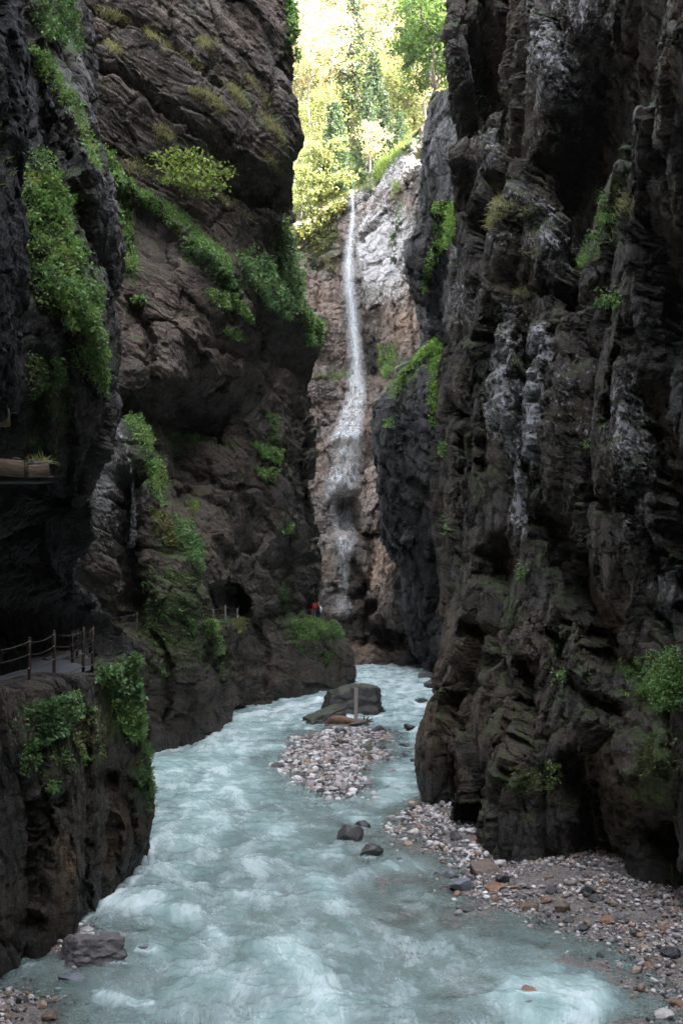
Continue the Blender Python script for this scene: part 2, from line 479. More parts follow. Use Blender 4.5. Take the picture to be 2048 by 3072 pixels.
# right wall --------------------------------------------------------------
def rr(py, s, a, b, c, e):
    return (py, [(W, 30, 74), (W, 11, 56), s, a, b, c, e, (W, 10.2, 13), (W, 10.5, -10), (W, 11, -48)])
rows_right = [('Z', 84),
 rr(-300, (1343,45), (1450,44.5), (1640,38), (1850,31.5), (2110,24)),
 rr(0, (1343,45), (1450,46), (1640,37.5), (1850,32), (2110,24)),
 rr(220, (1378,44), (1480,46), (1640,36.8), (1840,33.2), (2110,24.5)),
 rr(330, (1440,44), (1500,45), (1632,36.8), (1835,33.5), (2110,24.7)),
 rr(430, (1432,43.4), (1495,43), (1620,36.8), (1830,33.7), (2110,25)),
 rr(540, (1378,41), (1460,41), (1610,36.4), (1820,33), (2110,25)),
 rr(640, (1400,42), (1470,39.5), (1600,35.8), (1800,32), (2110,25)),
 rr(870, (1385,42), (1455,38), (1600,35), (1800,31), (2110,25.5)),
 rr(1100, (1356,42), (1440,38.3), (1580,34.5), (1800,30), (2110,26)),
 rr(1480, (1319,42), (1430,38), (1600,34), (1800,29.3), (2110,25)),
 rr(1750, (1323,41), (1420,37.5), (1560,34), (1790,29.6), (2110,25)),
 rr(2000, (1318,40), (1400,37), (1520,33), (1750,29.2), (2110,24.3)),
 rr(2120, (1288,39.4), (1390,36.7), (1505,32.4), (1735,29), (2110,24.1)),
 rr(2240, (1257,39), (1370,36.5), (1490,31.7), (1720,28.8), (2110,24)),
 rr(2420, (1273,38.7), (1392,36.8), (1482,31), (1720,29.2), (2110,24.1)),
 rr(2640, (1278,38.7), (1395,36.8), (1482,31), (1720,29.2), (2110,24.1)),
 ('Z', -2.5)]
right_feats = [
 ('ell', (1465,190), (70,130), 5.60), ('line', [(1403,222),(1442,392)], 16, 2.10), ('line', [(1560,-60),(1520,120),(1545,420)], 30, 2.27),
 ('ell', (1398,598), (44,34), 4.55), ('line', [(1960,40),(1880,220),(1800,380),(1720,500)], 85, 4.55),
 ('line', [(1750,560),(1700,720),(1690,870)], 36, 2.98), ('ell', (2020,800), (85,240), 4.55), ('line', [(1500,560),(1530,640)], 18, 1.75),
 ('line', [(1560,862),(1750,866)], 9, 1.57), ('line', [(1435,600),(1455,720),(1445,850)], 12, 1.40),
 ('line', [(1470,960),(1473,1150),(1462,1390)], 15, 2.10), ('line', [(1545,1010),(1560,1160),(1570,1400)], 10, 1.40), ('line', [(1655,1000),(1640,1180),(1628,1380)], 17, 2.45),
 ('line', [(1400,1150),(1410,1400)], 12, 1.40), ('line', [(1370,1300),(1375,1560),(1400,1700)], 13, 1.57),
 ('line', [(1640,1540),(1690,1680),(1760,1850),(1810,1990)], 46, 3.85), ('ell', (1500,1690), (46,62), 2.62), ('line', [(1585,1380),(1590,1560)], 12, 1.57),
 ('line', [(1740,1475),(1810,1510),(1880,1500)], 20, 2.62), ('line', [(1935,1180),(2000,1330),(2030,1500),(2035,1850)], 40, 2.80),
 ('line', [(1830,1040),(1800,1240)], 18, 1.57), ('line', [(1900,1500),(1930,1700)], 20, 1.75),
 ('line', [(1560,2000),(1515,2180),(1472,2330),(1446,2480)], 20, 2.80), ('line', [(1345,2060),(1348,2230),(1352,2420)], 9, 1.05), ('line', [(1420,1880),(1440,2010)], 16, 1.75),
 ('line', [(1745,2330),(1780,2470),(1790,2640)], 54, 4.55), ('line', [(1950,2540),(2045,2710)], 42, 3.15), ('line', [(1640,1900),(1700,2050),(1800,2130)], 22, 1.93),
 ('ell', (1640,240), (50,150), -1.75), ('ell', (1545,640), (75,50), -1.62), ('ell', (1590,760), (90,80), -1.12), ('line', [(1520,900),(1510,1250)], 26, -0.88),
 ('line', [(1590,1000),(1600,1350)], 24, -0.75), ('ell', (1830,1400), (80,90), -1.25), ('line', [(2040,80),(1960,330),(1870,560)], 40, -1.50), ('ell', (1390,500), (34,42), -1.38),
 ('line', [(1730,1950),(1760,2150)], 40, -1.00), ('ell', (1950,2300), (110,140), -1.50), ('ell', (1520,2300), (50,90), -0.62)]
right_masks = [('moss','all',0,0,.26), 
 ('lichen','line',[(1490,930),(1500,1250),(1560,1390)], 38, .8), ('lichen','line',[(1590,1000),(1590,1380)], 34, .85), ('lichen','ell',(1560,1480),(45,140),.75),
 ('lichen','ell',(1620,700),(120,130),.55), ('lichen','ell',(1640,230),(70,160),.6), ('lichen','line',[(1360,700),(1380,950)],40,.5), ('lichen','ell',(1400,180),(50,60),.5),
 ('lichen','line',[(1850,1150),(1880,1500),(1950,1800)], 60, .55), ('lichen','ell',(1760,40),(90,70),.5), ('lichen','ell',(1480,430),(60,90),.5), ('lichen','ell',(1700,640),(60,60),.4),
 ('lichen','ell',(1900,1330),(60,60),.6), ('lichen','ell',(1700,1180),(60,150),.3),
 ('warm','ell',(1390,470),(40,40),.9), ('warm','line',[(1380,1900),(1300,2200)], 80, .75), ('warm','ell',(1440,2150),(140,160),.55), ('warm','ell',(1640,1240),(70,60),.3), ('warm','ell',(1560,1900),(200,110),.4),
 ('moss','line',[(2000,220),(1900,430),(1840,600)], 26, .7), ('moss','ell',(1480,1460),(80,80),.5), ('moss','ell',(1510,1830),(50,60),.8), ('moss','ell',(1590,2340),(110,50),.9),
 ('moss','ell',(1960,2300),(120,180),.85), ('moss','ell',(1660,1920),(70,70),.6), ('moss','ell',(1980,2060),(130,120),1.), ('moss','ell',(1640,2560),(60,50),.7), ('moss','line',[(1630,1350),(1600,1560)],20,.7),
 ('moss','ell',(1570,690),(110,60),.5), ('moss','ell',(1830,650),(60,110),.7), ('wet','base',.0,1.4,.75), ('wet','line',[(1990,500),(2040,1900)],120,.9), ('wet','line',[(1960,40),(1760,480)],80,.7), ('wet','ell',(1690,1650),(80,260),.4)]  # wet rock; the right-hand streaks also put shade into the colour
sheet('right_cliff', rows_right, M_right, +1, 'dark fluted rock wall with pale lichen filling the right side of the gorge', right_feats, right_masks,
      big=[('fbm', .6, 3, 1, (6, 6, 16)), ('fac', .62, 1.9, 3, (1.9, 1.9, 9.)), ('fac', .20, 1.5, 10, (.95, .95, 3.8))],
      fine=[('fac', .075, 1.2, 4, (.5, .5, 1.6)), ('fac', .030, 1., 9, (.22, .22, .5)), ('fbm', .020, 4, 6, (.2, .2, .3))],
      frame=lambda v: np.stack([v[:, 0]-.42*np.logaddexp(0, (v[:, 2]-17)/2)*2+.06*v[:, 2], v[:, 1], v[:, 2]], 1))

# right wall far away ------------------------------------------------------
def r2(py, s, a, b, c):
    return (py, [(W, 34, 140), (W, 13, 119), s, a, b, c, (W, 24, 70)])
rows_r2 = [
 r2(262, (1304,104,268), (1350,100,262), (1420,97,262), (1520,90,240)),
 r2(275, (1292,102.5), (1345,100), (1420,96.5), (1520,90)),
 r2(380, (1262,102), (1340,99.5), (1420,96), (1520,90)),
 r2(500, (1258,101.5), (1335,99), (1420,95), (1520,90)),
 r2(620, (1252,101.5), (1330,99), (1420,94.5), (1520,90)),
 r2(700, (1220,101), (1300,99), (1400,94.5), (1520,90)),
 r2(780, (1205,101), (1290,100), (1390,95), (1520,90)),
 r2(860, (1225,101), (1290,101), (1390,95), (1520,90)),
 r2(930, (1262,100), (1300,99), (1390,95), (1520,90)),
 r2(1020, (1250,99), (1310,97), (1390,94), (1520,90)),
 r2(1100, (1192,98), (1270,95.5), (1370,93), (1520,90)),
 r2(1180, (1168,97), (1260,94.5), (1370,92), (1520,90)),
 r2(1240, (1126,97), (1240,93.5), (1360,92), (1520,90)),
 r2(1350, (1123,96.5), (1240,93), (1350,91.5), (1520,90)),
 r2(1514, (1138,97), (1245,93.5), (1350,91.5), (1520,90)),
 r2(1612, (1150,98), (1250,94), (1350,91.5), (1520,90)),
 r2(1690, (1200,98), (1270,95), (1350,92), (1520,90)),
 r2(1775, (1229,98.5), (1280,96), (1350,92), (1520,90)),
 r2(1880, (1222,99), (1280,97), (1350,92.5), (1520,90)),
 r2(1945, (1228,100), (1290,98), (1350,93), (1520,90)),
 r2(2003, (1298,101), (1325,99), (1360,93), (1520,90)),
 ('Z', -2)]
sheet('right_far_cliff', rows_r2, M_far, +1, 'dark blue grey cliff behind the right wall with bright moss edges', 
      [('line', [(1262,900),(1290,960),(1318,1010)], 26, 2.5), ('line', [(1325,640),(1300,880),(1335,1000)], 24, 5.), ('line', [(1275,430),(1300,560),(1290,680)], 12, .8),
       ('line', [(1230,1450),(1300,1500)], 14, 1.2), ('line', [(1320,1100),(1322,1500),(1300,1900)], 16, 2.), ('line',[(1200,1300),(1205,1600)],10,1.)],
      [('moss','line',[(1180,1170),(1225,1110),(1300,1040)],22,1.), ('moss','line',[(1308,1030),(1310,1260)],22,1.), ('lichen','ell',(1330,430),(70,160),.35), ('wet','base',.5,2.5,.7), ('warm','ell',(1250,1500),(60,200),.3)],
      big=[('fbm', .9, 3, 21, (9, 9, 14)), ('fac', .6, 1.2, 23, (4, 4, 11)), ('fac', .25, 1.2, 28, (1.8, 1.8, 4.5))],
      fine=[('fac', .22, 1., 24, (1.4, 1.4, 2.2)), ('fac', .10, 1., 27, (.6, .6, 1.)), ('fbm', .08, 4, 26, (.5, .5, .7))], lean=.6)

# wall of the waterfall ------------------------------------------------------
def ff(ps):
    return [(W, -32, 126), *ps, (W, 26, 135)]
rows_f = [
 (600, ff([(780,128,690), (880,129,690), (960,130,650), (1030,130.5,600), (1062,130,585), (1110,127,548), (1165,124,462), (1240,121,400), (1350,119,300)])),
 (640, ff([(780,127.5,740), (880,128.6,740), (960,129.6,700), (1030,130,640), (1062,129.6,625), (1110,125.5,600), (1165,122.5,520), (1240,119,450), (1350,118,420)])),
 (760, ff([(780,127,800), (880,127.8,800), (960,129,790), (1030,129.6,770), (1062,129.3,760), (1110,123.5,740), (1165,120,720), (1240,116,700), (1350,115,700)])),
 (880, ff([(780,126), (880,126.6), (960,127.5), (1030,128.8), (1065,128.8), (1115,123), (1165,119), (1240,115.5), (1350,114)])),
 (960, ff([(780,125), (880,126), (960,126.5), (1030,128), (1068,128.5), (1120,125.5), (1165,121), (1240,116), (1350,114)])),
 (1060, ff([(780,124), (880,124), (950,125.5), (1030,127.6), (1070,128), (1120,127.5), (1160,123), (1240,117), (1350,114)])),
 (1125, ff([(780,123), (880,123.5), (945,124.4), (1030,126), (1075,126.2), (1130,125.5), (1165,122), (1240,117), (1350,114)])),
 (1250, ff([(780,122), (880,122.6), (945,123.5), (1020,124.2), (1065,123.6), (1130,122.4), (1165,120), (1240,117), (1350,114)])),
 (1330, ff([(780,121), (880,122), (945,122.2), (1000,121.8), (1060,121.4), (1130,121), (1165,119), (1240,116), (1350,113)])),
 (1420, ff([(780,120), (880,121), (950,121), (1000,120.6), (1060,120.8), (1130,119.6), (1165,118), (1240,115), (1350,112)])),
 (1500, ff([(780,119), (880,120), (945,119.5), (1000,119.4), (1060,119.8), (1120,117.8), (1165,117), (1240,115), (1350,112)])),
 (1600, ff([(780,118), (880,119), (945,117.8), (1000,118), (1060,119), (1110,116.6), (1165,116), (1240,114), (1350,112)])),
 (1640, ff([(780,117.5), (880,118), (945,117.2), (1000,116), (1060,115.8), (1110,116.5), (1165,113), (1240,112), (1350,112)])),
 (1760, ff([(780,117), (880,117.5), (945,116.6), (1000,115.4), (1060,115.2), (1105,113), (1160,108.5), (1230,109.5), (1350,112)])),
 (1850, ff([(780,116.5), (880,117), (945,115.8), (1000,114.8), (1050,113.5), (1105,112.6), (1160,107.6), (1225,108.5), (1350,112)])),
 (1910, ff([(780,116), (880,116.5), (945,115.6), (1000,114.6), (1050,113.4), (1105,114), (1160,112), (1225,111), (1350,112)])),
 (1955, ff([(780,115.6), (880,116), (945,115), (1000,113.5), (1050,112.4), (1105,112.6), (1160,112), (1225,110.5), (1350,112)])),
 (1992, ff([(780,115), (880,115), (945,114), (1000,112.6), (1050,110.8), (1105,111), (1160,111), (1225,109.5), (1350,112)])),
 ('Z', -2)]
fall_feats = [('poly', [(1088,1800),(1128,1690),(1150,1648),(1200,1680),(1236,1790),(1214,1868),(1170,1872),(1120,1846),(1112,1800)], -3.4, 11), ('poly', [(1092,1800),(1116,1800),(1124,1862),(1225,1884),(1226,1948),(1080,1946)], 2.6, 12),
 ('poly', [(985,1848),(1010,1822),(1075,1795),(1086,1812),(1070,1842),(1020,1862)], -2.2, 9), ('poly', [(1078,1440),(1140,1400),(1150,1590),(1090,1602)], -2., 8), ('poly', [(992,1622),(1078,1614),(1112,1690),(1060,1790),(1000,1740)], -2., 10), ('poly', [(960,1330),(1095,1300),(1098,1335),(1080,1500),(975,1500)], -1.4, 12),
 ('poly', [(1020,1500),(1075,1480),(1082,1605),(1020,1612)], 1.6, 10),('line', [(1062,760),(1120,690),(1180,640)], 11, 1.3), ('line', [(1065,700),(1110,650),(1170,610)], 8, .8), ('line', [(1108,880),(1100,960),(1120,1090)], 18, 2.),
 ('line', [(1195,700),(1215,820),(1195,930)], 14, 1.2), ('line', [(960,800),(1040,770)], 9, 1.2), ('line', [(985,1070),(1040,1105),(1140,1100)], 22, 2.0),
 ('line', [(930,1300),(1000,1270)], 10, .9), ('line', [(930,1220),(1010,1205)], 8, .7), ('line', [(1030,1500),(1060,1570),(1080,1600)], 34, 1.4), ('line', [(1080,1605),(1140,1610)], 12, 1.6),
 ('line', [(1090,1780),(1100,1880)], 26, 3.2), ('line', [(1060,1690),(1085,1760),(1060,1800)], 16, 2.), ('line', [(1150,1870),(1200,1900)], 20, 2.2), ('ell', (1180,1940), (40,18), 1.6),
 ('line', [(1000,1640),(1020,1780)], 24, 1.0), ('line', [(960,1620),(955,1820)], 14, 1.2), ('ell', (1130,820), (40,60), -1.), ('line', [(1135,1690),(1110,1760)], 16, -1.2), ('ell', (1010,1850), (40,22), -1.2)]
fall_masks = [('lichen','ell',(1195,1770),(44,80),.6), ('lichen','ell',(1040,1835),(46,26),.6), ('lichen','ell',(1150,760),(110,170),.95), ('lichen','line',[(1070,620),(1240,470)],60,.6), ('lichen','line',[(1040,1000),(980,1400),(950,1550)],70,.25), ('lichen','ell',(1110,1450),(50,120),.35),  # first ellipse paints light on the dim mound, plus its pale root streaks
 ('warm','line',[(1150,1660),(1110,1760)],26,1.), ('warm','ell',(1150,1740),(50,80),1.), ('warm','ell',(1060,1955),(110,34),.95), ('warm','ell',(1200,960),(60,110),.6), ('warm','line',[(1080,1150),(1110,1500)],40,.4), ('warm','ell',(1170,1790),(60,60),.5), ('warm','ell',(900,900),(120,160),.35),
 ('moss','ell',(1180,1090),(50,60),.7), ('moss','line',[(1090,560),(1240,410)],30,.9), ('moss','ell',(1010,1130),(60,16),.8), ('moss','ell',(920,760),(110,70),.7), ('moss','line',[(1190,620),(1170,780)],12,.7),
 ('wet','ell',(1100,1050),(60,170),.5), ('wet','ell',(1050,1560),(60,60),.6), ('wet','ell',(1150,1920),(110,30),.6), ('wet','ell',(990,1740),(60,100),.45), ('wet','ell',(940,900),(50,150),.35)]
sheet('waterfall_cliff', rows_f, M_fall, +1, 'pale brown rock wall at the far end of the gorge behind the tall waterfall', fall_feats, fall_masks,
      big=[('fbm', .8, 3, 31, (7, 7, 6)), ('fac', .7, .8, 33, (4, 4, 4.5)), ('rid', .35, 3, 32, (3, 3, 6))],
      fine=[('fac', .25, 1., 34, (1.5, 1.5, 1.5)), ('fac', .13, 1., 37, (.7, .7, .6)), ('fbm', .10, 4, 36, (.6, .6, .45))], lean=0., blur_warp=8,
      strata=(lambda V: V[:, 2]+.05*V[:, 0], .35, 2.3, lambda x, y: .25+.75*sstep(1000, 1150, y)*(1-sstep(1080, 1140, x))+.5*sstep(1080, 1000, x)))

# left wall, middle distance ---------------------------------------------------
def l2(py, h, c1, c2, c3, c4, c5, s, wz=None):
    Xs = (s[0]-CX)/F*s[1]
    return (py, [(W, -30, 62), h, c1, c2, c3, c4, c5, s, (W, Xs-1.2, s[1]+7), (W, Xs-12, s[1]+22)])
rows_l2 = [('Z', 74),
 l2(-300, (120,52), (300,54), (450,55), (600,56), (740,57.2), (810,58), (872,60)),
 l2(0, (120,52), (300,53), (450,54.4), (600,55.8), (740,57), (810,57.8), (869,60)),
 l2(180, (120,52), (300,53), (450,54.4), (600,55.5), (740,56.8), (820,57.5), (888,60)),
 l2(300, (120,52), (300,53), (450,54.8), (600,55.5), (740,56.6), (820,57.2), (893,59.5)),
 l2(400, (120,52), (300,53.6), (450,55.3), (600,56), (740,56.8), (820,57.2), (884,59)),
 l2(520, (120,52), (300,54), (450,56), (600,57.3), (740,58), (830,58), (874,60)),
 l2(630, (120,52), (300,54), (450,56), (600,57.6), (730,60), (810,60.8), (858,62)),
 l2(700, (120,52), (300,54), (450,55.6), (600,57), (720,60), (800,62), (855,66)),
 l2(830, (120,51), (300,53.6), (450,54), (600,55.5), (710,59), (800,64), (893,70)),
 l2(930, (120,51), (300,53), (450,53.8), (600,55.3), (710,59), (810,65), (903,73)),
 l2(985, (120,51), (300,52.6), (450,53.6), (600,55.5), (710,60), (820,68), (962,78)),
 l2(1050, (120,51), (300,52), (450,53.6), (600,56), (710,61), (820,69), (954,79)),
 l2(1130, (120,50), (300,51.6), (450,54), (600,58), (710,63), (820,70), (922,82)),
 l2(1220, (120,50), (295,51), (400,53), (540,62), (690,65.5), (810,71), (930,82)),
 l2(1280, (120,49), (290,49.5), (400,51.5), (540,62.5), (680,65.5), (800,71), (938,82)),
 l2(1420, (120,49), (270,48), (430,51), (545,62), (680,65.5), (800,71.5), (954,82)),
 l2(1560, (120,49), (270,47.5), (470,51), (590,58), (690,66), (800,72), (946,84)),
 l2(1700, (120,49), (290,48), (470,51), (606,55), (690,66), (800,73), (950,86)),
 l2(1850, (120,51), (330,50), (470,51), (628,54.5), (690,67), (800,75), (952,91), ),
 l2(1874, (120,51), (330,50), (470,51), (630,54.5), (690,67), (870,78,1866), (1005,88,1882)),
 l2(1950, (120,51), (340,50), (470,51), (635,54.8), (690,67.3), (865,77), (1040,88.5)),
 l2(2060, (120,51), (350,50.3), (470,51.3), (640,55), (690,67.6), (860,77), (1058,91)),
 l2(2200, (120,51), (350,50.5), (470,52), (640,57), (690,67.8), (860,77), (1062,91)),
 ('Z', -2.5)]
left_feats = [
 ('ell', (770,545), (110,60), 3.), ('line', [(850,600),(790,540),(700,470),(640,420)], 30, 1.5), ('line', [(229,190),(366,215),(470,307),(588,392),(680,440)], 12, 1.), ('line', [(275,20),(405,65),(522,157),(640,260)], 12, .7),
 ('line', [(700,40),(760,140),(800,330)], 30, .7), ('line', [(330,1205),(457,1240),(588,1262),(665,1290)], 30, 3.4), ('line', [(660,1290),(700,1240)], 16, 1.2),
 ('line', [(917,1085),(905,1250),(922,1500),(928,1845)], 28, 4.5), ('line', [(868,1080),(872,1500),(868,1830)], 18, 1.5), ('poly', [(630,1866),(626,1800),(643,1757),(680,1736),(715,1755),(731,1800),(728,1866)], 7., 5), ('ell', (560,1470), (26,22), 1.8),
 ('line', [(457,1905),(500,2000),(512,2090),(505,2160)], 12, 1.1), ('line', [(777,1866),(790,1960),(805,2060)], 12, 1.2), ('line', [(690,1900),(700,2050)], 9, .8), ('line', [(640,1880),(660,2060),(668,2180)], 12, 1.4),
 ('line', [(376,1440),(398,1600),(395,1860)], 34, 4.5), ('line', [(560,1395),(640,1440),(720,1470),(760,1560)], 9, .8), ('line', [(640,1380),(660,1560),(690,1700)], 10, .7), ('line', [(790,1330),(800,1600)], 12, .8),
 ('line', [(690,860),(700,900),(690,960)], 16, 1.4), ('line', [(390,900),(450,1000),(430,1160)], 14, 1.), ('line', [(620,1030),(700,1060),(780,1040)], 14, 1.1), ('line', [(880,1060),(960,1050)], 10, 1.4),
 ('ell', (540,1010), (90,60), -1.0), ('ell', (470,1120), (90,40), -1.), ('line', [(600,1900),(610,2100)], 26, -.5), ('ell', (520,1800), (60,80), -.8), ('ell', (560,1320), (80,30), -.8),
 ('ell', (790,900), (70,60), -.9), ('line', [(360,560),(480,640),(680,830)], 20, -1.2), ('line',[(870,1600),(880,1840)],14,1.2)]
left_masks = [('moss','all',0,0,.22), ('lichen','line',[(320,1250),(310,1420),(270,1600)],60,.85), ('lichen','ell',(420,150),(150,100),.25), ('lichen','ell',(300,900),(50,120),.45), ('lichen','ell',(500,1060),(110,60),.4), ('lichen','line',[(560,330),(640,430)],60,.3),  # first lichen line also paints light onto the dim slope by the trickle
 ('warm','ell',(540,1010),(170,90),.5), ('warm','ell',(620,1620),(60,60),.6), ('warm','ell',(540,1540),(50,20),.6), ('warm','ell',(330,980),(60,60),.45), ('warm','ell',(700,2000),(30,60),.6), ('warm','line',[(520,1290),(640,1310)],26,.7), ('warm','ell',(820,2010),(120,40),.35), ('warm','line',[(640,400),(680,470)],30,.5),
 ('moss','line',[(290,430),(340,560),(385,700),(400,830)],40,.9), ('moss','line',[(370,560),(520,650),(640,760),(690,850)],34,1.), ('moss','line',[(680,230),(800,360),(880,480)],60,.55), ('moss','ell',(560,500),(160,110),.5),
 ('moss','ell',(760,830),(90,120),.8), ('moss','ell',(530,1850),(130,220),.75), ('moss','ell',(430,1350),(70,140),.8), ('moss','ell',(540,1620),(80,70),.9), ('moss','ell',(940,1880),(90,50),1.), ('moss','ell',(640,1930),(40,100),.7),
 ('moss','ell',(720,640),(110,70),.4), ('moss','line',[(560,1300),(840,1350)],30,.6), ('moss','ell',(850,1800),(30,160),.5), ('moss','ell',(340,120),(200,60),.25), ('moss','ell',(880,90),(16,110),.9),
 ('wet','base',.0,1.6,.8), ('wet','line',[(330,1230),(390,1500),(400,1700)],40,.7), ('wet','ell',(900,1500),(60,300),.5), ('wet','ell',(600,1250),(200,40),.5)]
sheet('left_middle_cliff', rows_l2, M_strata, -1, 'tall layered rock wall left of the waterfall with slanting grassy ledges', left_feats, left_masks,
      big=[('fbm', .7, 3, 11, (10, 10, 7)), ('fac', .40, .9, 13, (4.5, 4.5, 2.6))],
      fine=[('fac', .10, 1., 14, (1.9, 1.9, .8)), ('fac', .045, 1., 18, (.62, .62, .3)), ('fac', .022, 1., 19, (.26, .26, .16)), ('fbm', .03, 4, 16, (.5, .5, .25))], lean=.6,
      frame=lambda v: np.stack([v[:, 0]-.5*v[:, 2], v[:, 1], v[:, 2]+.5*v[:, 0]], 1),
      strata=(lambda V: V[:, 2]+.50*V[:, 0]+.018*(V[:, 0]+9)**2, .50, 2.4, lambda x, y: .2+.8*sstep(700, 520, y-.35*(x-500))))

# left wall near --------------------------------------------------------------
def l1(py, s, a, b, zz=None):
    return (py, [(W, -24, 48), (W, -12, 40), s, a, b, (W, -8.6, 12), (W, -9, -12), (W, -10, -48)])
rows_l1 = [('Z', 70),
 l1(-300, (222,31), (130,28), (-60,24)), l1(0, (222,31), (130,28), (-60,24)), l1(157, (242,30.2), (140,27.8), (-60,24)), l1(261, (261,29.6), (150,27.4), (-60,24)),
 l1(379, (283,29), (170,27), (-60,24)), l1(500, (300,28.6), (190,26.8), (-60,24)), l1(614, (313,28.3), (200,26.6), (-60,23.8)), l1(720, (298,28.3), (190,26.4), (-60,23.6)), l1(810, (270,28.6), (180,26.4), (-60,23.4)),
 l1(900, (285,28.5), (180,26), (-60,23.4)), l1(1045, (302,28.3), (190,26), (-60,23.4)), l1(1201, (309,28), (190,26), (-60,23.6)), l1(1371, (264,28.3), (170,27), (-60,24.6)),
 l1(1500, (234,29), (140,29), (-60,27)), l1(1690, (214,31), (110,33), (-60,31)), l1(1780, (250,38), (130,37), (-60,33)), l1(1860, (330,43), (150,38.5), (-60,34)), l1(1990, (415,46), (180,38.5), (-60,34)),
 ('Z', 3.5)]
near_feats = [('line', [(60,150),(150,330),(260,560)], 18, -.5), ('line', [(110,350),(150,560),(230,650)], 16, .7), ('ell', (230,600), (60,90), -.8), ('ell', (150,900), (90,260), -.9), ('line', [(160,1000),(180,1250),(190,1500)], 18, .8), ('line', [(90,1100),(100,1450)], 20, .7), ('ell', (240,790), (40,40), .6)]
near_masks = [('moss','ell',(150,760),(110,320),.9), ('moss','ell',(150,1180),(90,120),.7), ('moss','line',[(80,40),(200,100),(235,150)],40,.9), ('moss','line',[(70,140),(190,270),(270,480)],24,.8), ('lichen','line',[(240,380),(300,620)],30,.5), ('wet','line',[(240,380),(310,640)],22,.7), ('wet','ell',(100,1600),(200,240),.7), ('wet','ell',(150,1800),(300,120),.6)]
sheet('left_near_cliff', rows_l1, M_near, -1, 'dark overhanging rock wall at left draped in green plants above the fenced path', near_feats, near_masks,
      big=[('fbm', .55, 3, 41, (5, 5, 8)), ('fac', .38, 1.1, 43, (2.2, 2.2, 4.5))],
      fine=[('fac', .10, 1., 44, (.62, .62, 1.1)), ('fac', .04, 1., 47, (.24, .24, .36)), ('fbm', .025, 4, 46, (.2, .2, .26))], lean=.6)

# dark foreground edge -----------------------------------------------------------
def l0(py, s, a):
    return (py, [(W, -12, 24), (W, -7, 19), s, a, (W, -6.2, 7), (W, -7, -12)])
rows_l0 = [('Z', 60), l0(-300, (20,14.6), (-60,13)), l0(0, (34,14.6), (-60,13)), l0(150, (48,14.5), (-60,13)), l0(260, (58,14.4), (-60,13)), l0(350, (52,14.4), (-60,13)), l0(480, (36,14.6), (-60,13)), l0(700, (40,14.6), (-60,13)),
 l0(950, (30,14.8), (-60,13)), l0(1150, (16,15), (-60,13.3)), l0(1320, (-20,15.6), (-90,14)), l0(1450, (-60,16.5), (-110,15)), (1460, [(W,-13,24,9.6),(W,-9,20,9.7),(W,-7,17.5,9.8),(W,-7,15.5,9.8),(W,-8,7,9.7),(W,-8,-12,9.7)])]
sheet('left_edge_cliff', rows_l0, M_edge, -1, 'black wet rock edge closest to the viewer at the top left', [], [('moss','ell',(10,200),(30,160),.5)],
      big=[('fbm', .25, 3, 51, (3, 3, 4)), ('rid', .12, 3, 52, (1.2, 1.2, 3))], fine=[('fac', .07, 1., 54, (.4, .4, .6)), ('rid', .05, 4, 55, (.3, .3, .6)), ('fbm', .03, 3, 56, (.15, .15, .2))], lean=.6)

# ledge that carries the path, lower left ------------------------------------------
def ll(s, a, b, c, k):
    return (0, [(W, -13, 46), (W, -9.3, 36), s, a, b, c, (W, k, 14), (W, k-.5, -48)])
rows_ll = [
 (0, [(W, -14, 46, 5.9), (W, -11.5, 37, 5.9), (W, -9.5, 31.5, 5.85), (W, -10, 27.5, 5.85), (W, -10, 24, 5.85), (W, -10.2, 20, 5.85), (W, -9.6, 14, 5.85), (W, -9.6, -48, 5.85)]),
 (0, [(W, -13, 46, 5.9), (W, -9.4, 36, 5.9), (425, 29.5, 2004), (290, 26.6, 2034), (150, 23.8, 2064), (-40, 21, 2094), (W, -6.6, 14, 5.7), (W, -7, -48, 5.7)]),
 ll((437,29.2,2120), (305,26.3,2150), (165,23.6,2180), (-40,20.8,2230), -6.4),
 ll((452,29.5,2260), (320,26.3,2300), (185,23.6,2350), (-40,20.6,2420), -6.4),
 ll((467,29.8,2420), (335,26.6,2470), (200,23.8,2540), (-40,20.5,2640), -6.3),
 ll((463,30,2510), (330,26.7,2590), (220,24,2680), (-40,20.5,2830), -6.3),
 ll((451,30.3,2594), (312,26.7,2704), (222,24.2,2805), (-40,20.4,2985), -6.3),
 ('Z', -2)]
low_feats = [('line', [(250,2150),(260,2400),(255,2760)], 14, .6), ('line', [(360,2330),(350,2620)], 16, .6), ('line', [(400,2350),(420,2560)], 12, .5), ('line', [(110,2250),(120,2500),(90,2800)], 16, .6), ('line', [(180,2300),(170,2600)], 14, .4), ('ell', (330,2340), (30,30), .6)]
low_masks = [('moss','ell',(370,2100),(80,160),.95), ('moss','line',[(60,2130),(260,2110)],50,.5), ('moss','ell',(140,2220),(110,70),.7), ('moss','ell',(430,2350),(36,120),.8), ('moss','ell',(150,2370),(60,80),.5), ('moss','ell',(290,2250),(30,90),.5),
 ('warm','line',[(160,2520),(180,2640),(150,2780)],30,.85), ('warm','ell',(265,2170),(30,50),.7), ('warm','ell',(340,2580),(40,60),.55), ('warm','ell',(370,2390),(18,26),.7), ('warm','line',[(400,2470),(440,2520)],22,.5), ('lichen','ell',(320,2450),(40,90),.3), ('lichen','ell',(60,2180),(50,50),.5), ('wet','base',.1,1.3,.8)]
